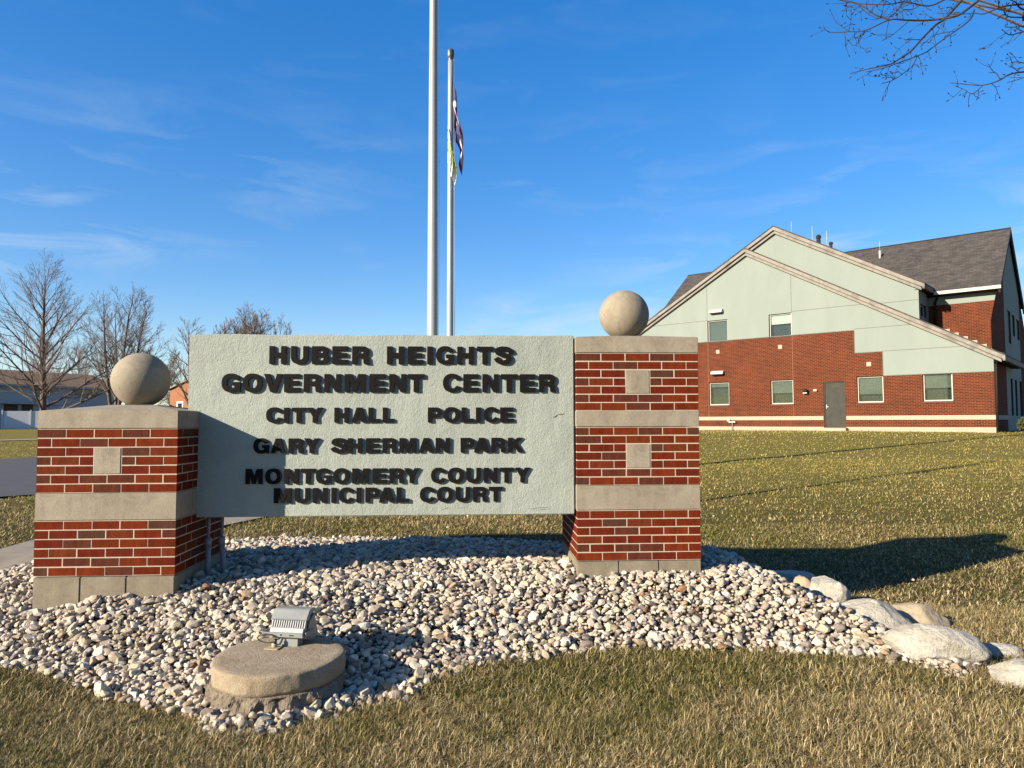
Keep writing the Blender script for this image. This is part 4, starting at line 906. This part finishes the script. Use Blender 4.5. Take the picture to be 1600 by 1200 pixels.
def cloth(name, build):
    m, t, p = newmat(name); uv = nn(t, 'ShaderNodeUVMap'); uv.uv_map = 'cloth'
    s = nn(t, 'ShaderNodeSeparateXYZ'); t.links.new(uv.outputs[0], s.inputs[0])
    t.links.new(build(t, s.outputs[0], s.outputs[1], uv.outputs[0]), p.inputs['Base Color']); p.inputs['Roughness'].default_value = .75; return m
def gt(t, a, b): return nn(t, 'ShaderNodeMath', {0: a, 1: b}, operation='GREATER_THAN').outputs[0]
def state_flag(t, u, v, uv):
    st = gt(t, nn(t, 'ShaderNodeMath', {0: nn(t, 'ShaderNodeMath', {0: v, 1: 2.5}, operation='MULTIPLY').outputs[0]}, operation='FRACT').outputs[0], .5)
    c = mixc(t, st, (.60, .02, .03), (.80, .77, .74))
    tri = nn(t, 'ShaderNodeMath', {0: u, 1: .48}, operation='LESS_THAN').outputs[0]
    c = mixc(t, tri, c, (.03, .03, .14))
    d = nn(t, 'ShaderNodeVectorMath', operation='DISTANCE'); t.links.new(uv, d.inputs[0]); d.inputs[1].default_value = (.2, .5, 0)
    ring = nn(t, 'ShaderNodeMath', {0: d.outputs['Value'], 1: .14, 2: .045}, operation='COMPARE').outputs[0]
    return mixc(t, ring, c, (.7, .68, .68))
def city_flag(t, u, v, uv):
    b = nn(t, 'ShaderNodeMath', {0: v, 1: .55, 2: .16}, operation='COMPARE').outputs[0]
    w = noise(t, 5, 3, .6, uv, 1.0); g_ = nn(t, 'ShaderNodeMath', {0: w, 1: .5, 2: .09}, operation='COMPARE').outputs[0]
    c = mixc(t, b, (.85, .90, .90), (.55, .64, .14))
    k = nn(t, 'ShaderNodeMath', {0: noise(t, 7, 2, .5, uv, .5), 1: .58, 2: .025}, operation='COMPARE').outputs[0]
    return mixc(t, k, c, (.05, .06, .07))
def nat_flag(t, u, v, uv):
    st = gt(t, nn(t, 'ShaderNodeMath', {0: nn(t, 'ShaderNodeMath', {0: v, 1: 6.5}, operation='MULTIPLY').outputs[0]}, operation='FRACT').outputs[0], .5)
    c = mixc(t, st, (.40, .02, .03), (.68, .66, .64)); cu = nn(t, 'ShaderNodeMath', {0: nn(t, 'ShaderNodeMath', {0: u, 1: .4}, operation='LESS_THAN').outputs[0], 1: nn(t, 'ShaderNodeMath', {0: v, 1: .54}, operation='LESS_THAN').outputs[0]}, operation='MULTIPLY').outputs[0]
    return mixc(t, cu, c, (.02, .025, .11))
flag('flag', 2.90, 4.95, 6.18, .66, .86, .034, cloth('state_flag_cloth', state_flag), 'navy and red flag hanging limp at the top of the short flagpole', 1, .98, 4, .80)
flag('flag', 2.835, 4.87, 5.52, .62, .52, .022, cloth('city_flag_cloth', city_flag), 'white and yellow-green flag hanging limp below the navy and red one', 1, .85, 9, .95)
flag('flag', 2.46, 9.12, 12.9, 1.5, 1.5, .035, cloth('national_flag_cloth', nat_flag), 'large striped flag hanging on the tall flagpole with only its lower corner in the photo', 1, .85, 14, .6)

# ------------------------------------------------------------------ bare trees
M_bark = simple('grey_bark', (.13, .095, .075), (.21, .155, .125), 9, .95, .7, 40, .02)
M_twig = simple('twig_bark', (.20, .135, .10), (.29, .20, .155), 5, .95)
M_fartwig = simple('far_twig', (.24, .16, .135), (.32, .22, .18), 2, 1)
def rvec(): return Vector((random.gauss(0, 1), random.gauss(0, 1), random.gauss(0, 1)))
def bough(Vt, Ft, Vc, Fc, p, d, L, r, lev, up, spec):
    """one limb and, recursively, what grows on it"""
    n = 6 if lev < 2 else (4 if lev < 3 else 3); pts, rad = [Vector(p)], [r]; d = d.normalized()
    for k in range(n):
        d = (d + rvec() * .06 + Vector((0, 0, up))).normalized(); pts.append(pts[-1] + d * L / n); rad.append(r * (1 - .78 * (k + 1) / n))
    if lev <= spec['trunk_levels']: tube_arr(Vt, Ft, pts, rad, 6)
    else: tube_arr(Vc, Fc, pts, rad, 4 if lev < 3 else 3)
    if lev >= spec['levels']: return
    nb = max(1, round(spec['kids'][lev] * min(1, L / (1.5 if lev == 1 else .55))))
    for k in range(nb):
        f = .18 + .8 * (k + random.random() * .7) / nb; i = min(int(f * n), n - 1); q_ = pts[i].lerp(pts[i + 1], f * n - i)
        ax_ = (pts[i + 1] - pts[i]).normalized(); s = rvec(); s = (s - ax_ * s.dot(ax_)).normalized()
        ang = R(random.uniform(24, 44)); dd = ax_ * math.cos(ang) + s * math.sin(ang)
        bough(Vt, Ft, Vc, Fc, q_, dd, L * (1 - .55 * f) * random.uniform(.42, .66), max(rad[i] * .55, spec['rmin']), lev + 1, up, spec)
def bare_tree(x, y, h, label, spec, seed, lean=0, group='bare trees across the road', twig=None, bark=None):
    random.seed(seed); z = gz(x, y); t = empty('bare_tree', (x, y, z)); tag(t, label, 'tree', group)
    Vt, Ft, Vc, Fc = [], [], [], []
    for st in range(spec.get('stems', 1)):
        nst = spec.get('stems', 1); a0 = 2 * math.pi * st / nst + random.random()
        tilt = 0 if nst == 1 else random.uniform(*spec.get('tilt', (.10, .34)))
        pts, rad = [Vector((0, 0, -.1))], [spec['r'] * (1.25 if nst == 1 else 1)]; d = Vector((math.cos(a0) * math.sin(tilt), math.sin(a0) * math.sin(tilt), math.cos(tilt))); n = 16; hh = h * (1 if nst == 1 else random.uniform(.78, 1))
        for k in range(n):
            d = (d + Vector((random.gauss(0, .022), random.gauss(0, .022), .03))).normalized(); pts.append(pts[-1] + d * hh / n); rad.append(spec['r'] * (1 - (k + 1) / n) ** .85 + .008)
        tube_arr(Vt, Ft, pts, rad, 9)
        nl = spec['limbs']
        for k in range(nl):
            f = spec['first'] + (.97 - spec['first']) * (k + random.random() * .5) / nl; i = min(int(f * n), n - 1); q_ = pts[i].lerp(pts[i + 1], f * n - i)
            az = k * 2.399 + random.uniform(-.4, .4); ang = R(spec['a0'] + (spec['a1'] - spec['a0']) * f + random.uniform(-7, 7))
            dd = Vector((math.cos(az) * math.sin(ang), math.sin(az) * math.sin(ang), math.cos(ang)))
            L = h * spec['spread'] * (1 - .72 * f ** 1.4) * random.uniform(.8, 1.1)
            bough(Vt, Ft, Vc, Fc, q_, dd, L, max(rad[i] * .42, .016), 1, spec['up'], spec)
    tr = meshobj('trunk', Vt, Ft, bark or M_bark, t, True); meshobj('crown', Vc, Fc, twig or M_twig, t, False)
    return t
S1 = dict(r=.17, limbs=36, first=.15, a0=74, a1=24, spread=.56, up=.055, levels=4, trunk_levels=1, kids=[0, 9, 5, 3], rmin=.006)
bare_tree(-18.15, 31.3, 8.55, 'tall bare tree with one straight central trunk nearest the low brick pier', S1, 3)
S2 = dict(r=.12, limbs=15, first=.24, a0=60, a1=26, spread=.42, up=.06, levels=4, trunk_levels=1, kids=[0, 8, 6, 3], rmin=.008, stems=4)
bare_tree(-17.6, 37.4, 8.9, 'bare tree with several stems standing behind the stone ball of the low pier', S2, 12)
S3 = dict(r=.14, limbs=20, first=.20, a0=58, a1=22, spread=.40, up=.08, levels=4, trunk_levels=1, kids=[0, 8, 7, 4], rmin=.010, stems=9, tilt=(.06, .46))
bare_tree(-12.5, 45.0, 8.7, 'twiggy bare tree whose crown shows above the sign board', S3, 23)
SF = dict(r=.20, limbs=22, first=.16, a0=66, a1=28, spread=.44, up=.05, levels=3, trunk_levels=1, kids=[0, 11, 8], rmin=.022)
FAR = [(-77, 96, 11, 'leftmost bare tree over the roof of the white house'), (-69.5, 99, 12.2, 'second bare tree from the left over the white house roof'), (-63, 95, 10.5, 'pale bare tree over the middle of the white house roof'), (-58, 100, 12, 'bare tree over the right half of the white house roof'), (-51.5, 97, 10.4, 'bare tree behind the right end of the white house roof'), (-46, 104, 11.2, 'bare tree far behind the several-stemmed tree'), (-40, 99, 9.8, 'distant bare tree seen just left of the stone ball'), (-37, 108, 11.4, 'distant reddish bare tree showing above the orange brick gable'), (-33, 102, 10.6, 'distant reddish bare tree at the left edge of the sign board')]
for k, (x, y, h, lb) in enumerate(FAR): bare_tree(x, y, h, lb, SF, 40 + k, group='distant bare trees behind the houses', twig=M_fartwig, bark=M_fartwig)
bare_tree(-22.6, 61, 9.5, 'slim bare tree close to the left edge of the sign board', dict(SF, rmin=.014, kids=[0, 7, 5]), 77, twig=M_twig)

# overhanging tree at the upper right: its trunk stands outside the frame
random.seed(5)
ot = empty('overhanging_tree', (12.6, 2.6, gz(12.6, 2.6))); tag(ot, 'bare budding branches reaching in at the upper right corner of the sky', 'tree')
OT = Vector((12.6, 2.6, gz(12.6, 2.6)))
Vt, Ft, Vc, Fc = [], [], [], []
tube_arr(Vt, Ft, [(0, 0, -.2), (.02, .03, 1.6), (-.03, .02, 3.2), (0, -.05, 5.0), (.1, .05, 7.2), (.05, .1, 9)], [.24, .2, .18, .15, .09, .02], 12)
BRANCHES = [
  ([(7.814, 0.602, 4.949), (7.788, 0.759, 4.935), (7.773, 0.847, 4.942), (7.732, 0.956, 4.978), (7.58, 1.023, 4.993), (7.373, 1.007, 4.982), (7.228, 1.028, 4.992), (7.066, 1.161, 4.958), (7.038, 1.401, 5.078), (6.961, 1.649, 5.207), (6.925, 1.687, 5.27)], 0.013, 0.003),
  ([(7.837, 0.857, 5.103), (7.732, 0.956, 4.978), (7.655, 0.98, 4.925), (7.495, 0.942, 4.769), (7.335, 0.881, 4.604), (7.178, 0.819, 4.492), (7.087, 0.796, 4.434), (6.921, 0.86, 4.418), (6.862, 1.053, 4.471)], 0.014, 0.003),
  ([(7.791, 0.634, 4.88), (7.787, 0.692, 4.815), (7.771, 0.869, 4.807), (7.728, 0.959, 4.785), (7.625, 1.006, 4.71), (7.536, 0.992, 4.648), (7.168, 0.826, 4.457), (7.024, 0.798, 4.396), (6.922, 0.862, 4.394)], 0.007, 0.003),
  ([(7.228, 1.028, 4.992), (7.167, 1.165, 5.123), (7.141, 1.28, 5.257), (7.09, 1.381, 5.371), (7.015, 1.469, 5.449)], 0.008, 0.004),
  ([(7.843, 1.086, 5.255), (7.702, 1.139, 5.21), (7.477, 1.163, 5.258), (7.266, 1.148, 5.216), (7.092, 1.383, 5.365), (7.004, 1.487, 5.453)], 0.008, 0.003),
  ([(7.448, 0.959, 4.596), (7.39, 0.977, 4.494), (7.181, 0.916, 4.344), (7.077, 0.893, 4.301)], 0.005, 0.003),
  ([(8.516, 0.911, 4.455), (8.292, 0.861, 4.4), (8.167, 0.854, 4.329), (8.097, 0.968, 4.338), (8.085, 1.15, 4.431), (8.035, 1.306, 4.519)], 0.008, 0.003),
  ([(8.097, 0.968, 4.338), (8.063, 1.07, 4.301), (8.075, 1.194, 4.399), (8.059, 1.284, 4.475)], 0.005, 0.003),
  ([(8.178, 0.851, 4.335), (8.175, 0.894, 4.42), (8.153, 0.916, 4.436)], 0.005, 0.003),
  ([(8.521, 0.897, 4.849), (8.343, 0.808, 4.769), (8.2, 0.742, 4.71), (8.068, 0.653, 4.7)], 0.007, 0.003),
  ([(8.421, 0.77, 4.902), (8.087, 0.576, 4.781), (7.976, 0.513, 4.765), (7.939, 0.514, 4.747)], 0.007, 0.003),
  ([(8.322, 0.644, 4.951), (8.02, 0.487, 4.837), (7.89, 0.463, 4.795), (7.812, 0.539, 4.783), (7.788, 0.639, 4.846), (7.774, 0.866, 4.966), (7.729, 1.025, 5.07)], 0.008, 0.003),
  ([(7.39, 0.994, 4.958), (7.175, 0.884, 4.768), (7.079, 0.877, 4.71)], 0.004, 0.0025),
  ([(7.038, 1.401, 5.078), (7.014, 1.609, 5.292), (6.956, 1.614, 5.414)], 0.004, 0.0025),
  ([(7.059, 1.149, 4.938), (7.008, 1.192, 4.88), (6.966, 1.086, 4.743)], 0.004, 0.0025),
  ([(7.036, 1.422, 5.089), (7.077, 1.44, 5.225), (7.083, 1.446, 5.326)], 0.004, 0.0025),
  ([(7.025, 1.478, 5.113), (6.983, 1.38, 4.955)], 0.0035, 0.0025),
  ([(8.38, 0.717, 4.921), (8.181, 0.58, 4.872), (8.088, 0.509, 4.876), (8.004, 0.464, 4.871)], 0.009, 0.004),
  ([(7.494, 0.942, 4.756), (7.308, 0.874, 4.715), (7.344, 0.89, 4.737)], 0.004, 0.0025),
  ([(7.771, 0.869, 4.807), (7.698, 0.951, 4.831), (7.603, 0.967, 4.799), (7.496, 0.947, 4.707)], 0.004, 0.0025),
  ([(7.209, 1.04, 4.999), (7.349, 1.09, 5.124), (7.444, 1.153, 5.244), (7.492, 1.184, 5.304)], 0.005, 0.003),
  ([(7.36, 1.008, 4.985), (7.403, 1.092, 5.127), (7.525, 1.116, 5.158), (7.634, 1.158, 5.225), (7.681, 1.109, 5.158)], 0.004, 0.0025),
  ([(8.484, 0.85, 4.872), (8.343, 0.773, 4.813), (8.205, 0.697, 4.76), (8.099, 0.643, 4.727)], 0.005, 0.003),
  ([(8.555, 0.955, 4.543), (8.426, 0.925, 4.551), (8.324, 0.896, 4.52), (8.367, 0.888, 4.453)], 0.004, 0.0025),
  ([(8.497, 0.89, 4.419), (8.395, 0.846, 4.356), (8.236, 0.81, 4.297)], 0.004, 0.0025),
  ([(7.097, 1.367, 5.363), (7.136, 1.273, 5.212), (7.157, 1.127, 5.061), (7.19, 1.093, 5.056)], 0.005, 0.003),
  ([(8.298, 0.613, 4.969), (8.3, 0.65, 4.917), (8.32, 0.709, 4.864)], 0.02, 0.014),
]
LIMBS = [((7.814, 0.602, 4.949), 5.0), ((7.837, 0.857, 5.103), 4.6), ((7.843, 1.086, 5.255), 5.4), ((8.516, 0.911, 4.455), 3.9), ((8.521, 0.897, 4.849), 4.3), ((8.421, 0.77, 4.902), 4.2), ((8.322, 0.644, 4.951), 4.8), ((8.38, 0.717, 4.921), 5.2)]
BR = BRANCHES
def jit(i, k): return .22 * math.sin(i * 2.3 + k * .9) + .10 * math.sin(i * 5.1 + k * 2.1)
def twiglet(p, d, L, r, lev=0):
    d = d.normalized(); pts, rad = [p], [r]
    for k in range(3): d = (d + rvec() * .22 + Vector((0, 0, .04))).normalized(); pts.append(pts[-1] + d * L / 3); rad.append(r * (1 - .2 * (k + 1)))
    tube_arr(Vc, Fc, pts, rad, 4)
    # bud at the tip
    tube_arr(Vc, Fc, [pts[-1], pts[-1] + d * .012, pts[-1] + d * .030], [r * .7, r * 2.0, r * .5], 5)
    if lev < 1:
        for k in range(random.randint(0, 2)):
            q_ = pts[random.randint(1, 2)]; twiglet(q_, d + rvec() * .7, L * .5, r * .8, lev + 1)
for i, (pl, ra, rb) in enumerate(BR):
    P = [Vector(p) - OT for p in pl]; n = len(P); C, Rr = [], []
    for a in range(n - 1):
        p0, p1, p2, p3 = P[max(a - 1, 0)], P[a], P[a + 1], P[min(a + 2, n - 1)]
        for k in range(4):
            u = k / 4; C.append(.5 * ((2 * p1) + (p2 - p0) * u + (2 * p0 - 5 * p1 + 4 * p2 - p3) * u * u + (3 * p1 - p0 - 3 * p2 + p3) * u ** 3)); Rr.append(ra + (rb - ra) * (a + u) / (n - 1))
    C.append(P[-1]); Rr.append(rb)
    tube_arr(Vc, Fc, C, Rr, 6)
    for k in range(2, len(C) - 1):
        if random.random() < .42:
            d = (C[k + 1] - C[k]).normalized(); s = rvec(); s = (s - d * s.dot(d)).normalized(); twiglet(C[k], d * .6 + s * random.uniform(.5, 1.1), random.uniform(.07, .22), .0035)
    tube_arr(Vc, Fc, [C[-1], C[-1] + (C[-1] - C[-2]).normalized() * .035], [rb * 1.6, rb * .6], 5)
for (tip, z0) in LIMBS:
    tip = Vector(tip) - OT; s = Vector((0, 0, z0)); tube_arr(Vt, Ft, [s, s.lerp(tip, .3) + Vector((0, .1, .35)), s.lerp(tip, .65) + Vector((0, .05, .3)), tip], [.04, .024, .013, .009], 8)
M_obark = simple('dark_twig', (.022, .017, .016), (.04, .030, .027), 14, .9)
meshobj('trunk', Vt, Ft, M_bark, ot, True); meshobj('branches', Vc, Fc, M_obark, ot, True)

tw = tubeobj('fallen_twig', [(3.02, -2.62, -.455), (3.06, -2.61, -.448), (3.11, -2.63, -.450), (3.16, -2.60, -.446)], [.004, .0035, .003, .0015], M_twig, None, 6)
tag(tw, 'thin dry twig lying on the grass in the foreground', 'twig')

# ------------------------------------------------------------------ houses across the road
M_sid = simple('white_siding', (.66, .63, .60), (.58, .56, .54), 2, .8)
M_brown = simple('brown_shingle', (.25, .135, .058), (.32, .18, .085), 4, .95, c3=(.18, .10, .045))
M_red = simple('maroon_door', (.075, .012, .012), (.10, .02, .018), 3, .6)
M_dglass = simple('dark_glass', (.03, .032, .038), (.06, .062, .07), 2, .12)
M_vinyl = simple('white_vinyl', (.88, .88, .90), (.82, .82, .84), 2, .5)
hz = .45; hrot = math.atan2(12.23, 3.91) - R(9)
house = empty('white_house', (-43.14, 67.04, hz), hrot); tag(house, 'white two storey house with brown shingle roof beyond the road', 'house')
# local x runs along the front away from us, local -y faces the road
bm = bmesh.new(); L0, L1 = -16, 12.9
box(bm, L0, L1, 0, 11, -.3, 4.5)
for k in range(28): box(bm, L0, L1 + .004, -.014, -.001, .1 + k * .155, .1 + k * .155 + .145)
bmobj('wall', bm, M_sid, house)
bm = bmesh.new(); prism(bm, [(-.45, 4.46), (5.5, 6.25), (11.45, 4.46), (11.45, 4.34), (5.5, 6.12), (-.45, 4.34)], L0 - .4, L1 + .35, 'x'); rf = bmobj('roof', bm, M_brown, house)
bm = bmesh.new(); box(bm, L0 - .4, L1 + .35, -.47, -.36, 4.28, 4.42); bmobj('gutter', bm, M_sid, rf)
bm = bmesh.new(); prism(bm, [(0, 4.5), (5.5, 6.05), (11, 4.5)], L1 - .1, L1, 'x'); bmobj('gable', bm, M_sid, house)
for (a, b) in ((3.0, 5.2), (7.27, 10.18), (-2.5, -.6)):
    bm = bmesh.new(); z0, z1 = 3.48, 4.26
    box(bm, a, a + .08, -.06, .0, z0, z1); box(bm, b - .08, b, -.06, 0, z0, z1); box(bm, a + .08, b - .08, -.06, 0, z1 - .08, z1); box(bm, a + .08, b - .08, -.06, 0, z0, z0 + .08); box(bm, (a + b) / 2 - .09, (a + b) / 2 + .09, -.055, 0, z0 + .08, z1 - .08)
    w_ = bmobj('window', bm, M_sid, house); bm = bmesh.new(); box(bm, a + .08, b - .08, -.03, -.018, z0 + .08, z1 - .08); bmobj('pane', bm, M_dglass, w_)
for (a, b) in ((.3, 1.6), (2.0, 3.1)): d_ = boxobj('door', (a, b, -.06, -.015, .1, 2.45), M_red, house, .01); boxobj('handle', (b - .16, b - .08, -.1, -.06, 1.1, 1.2), M_white, d_)
bm = bmesh.new(); box(bm, 0, 3.6, -1.1, -.02, 2.5, 2.6); bmobj('porch_roof', bm, M_sid, house)
fe = empty('vinyl_fence', (-40.18, 62.7, .46), math.atan2(1.0, 2.4)); tag(fe, 'white vinyl privacy fence in front of the white house', 'fence')
boxobj('panel', (.1, 6.6, -.02, .02, .06, 1.72), M_vinyl, fe)
for x in (0, 2.2, 4.4, 6.7): boxobj('post', (x - .06, x + .06, -.06, .06, 0, 1.82), M_vinyl, fe, .01)
M_ob = simple('orange_brick', (.44, .175, .07), (.36, .135, .055), 5, .9)
ob = empty('brick_house', (-34.6, 85.4, .55), R(-30)); tag(ob, 'orange brick house with a low gable showing between the stone ball and the sign', 'house')
bm = bmesh.new(); prism(bm, [(0, -.3), (7, -.3), (7, 4.55), (3.5, 5.6), (0, 4.55)], 0, 10, 'y'); bmobj('wall', bm, M_ob, ob)
bm = bmesh.new(); prism(bm, [(-.35, 4.5), (3.5, 5.68), (7.35, 4.5), (7.35, 4.64), (3.5, 5.82), (-.35, 4.64)], -.3, 10.3, 'y'); bmobj('roof', bm, simple('pale_roof_edge', (.42, .34, .27), (.35, .28, .22), 3, .9), ob)
bm = bmesh.new(); a, b, z0, z1 = 1.3, 2.5, 1.7, 3.1
box(bm, a, a + .22, -.06, 0, z0, z1); box(bm, b - .22, b, -.06, 0, z0, z1); box(bm, a + .22, b - .22, -.06, 0, z1 - .22, z1); box(bm, a + .22, b - .22, -.06, 0, z0, z0 + .28)
w_ = bmobj('window', bm, M_vinyl, ob); bm = bmesh.new(); box(bm, a + .22, b - .22, -.03, -.012, z0 + .28, z1 - .22); bmobj('pane', bm, M_dglass, w_)

# ------------------------------------------------------------------ calibrate all surface colours to real-world reflectance
ALBEDO = .54
for m in bpy.data.materials:
    t = m.node_tree
    for p in [n for n in t.nodes if n.type == 'BSDF_PRINCIPLED']:
        s_ = p.inputs['Base Color']
        if s_.is_linked:
            src = s_.links[0].from_socket; mx = mixc(t, 1.0, src, (ALBEDO, ALBEDO, ALBEDO), 'MULTIPLY'); t.links.new(mx, s_)
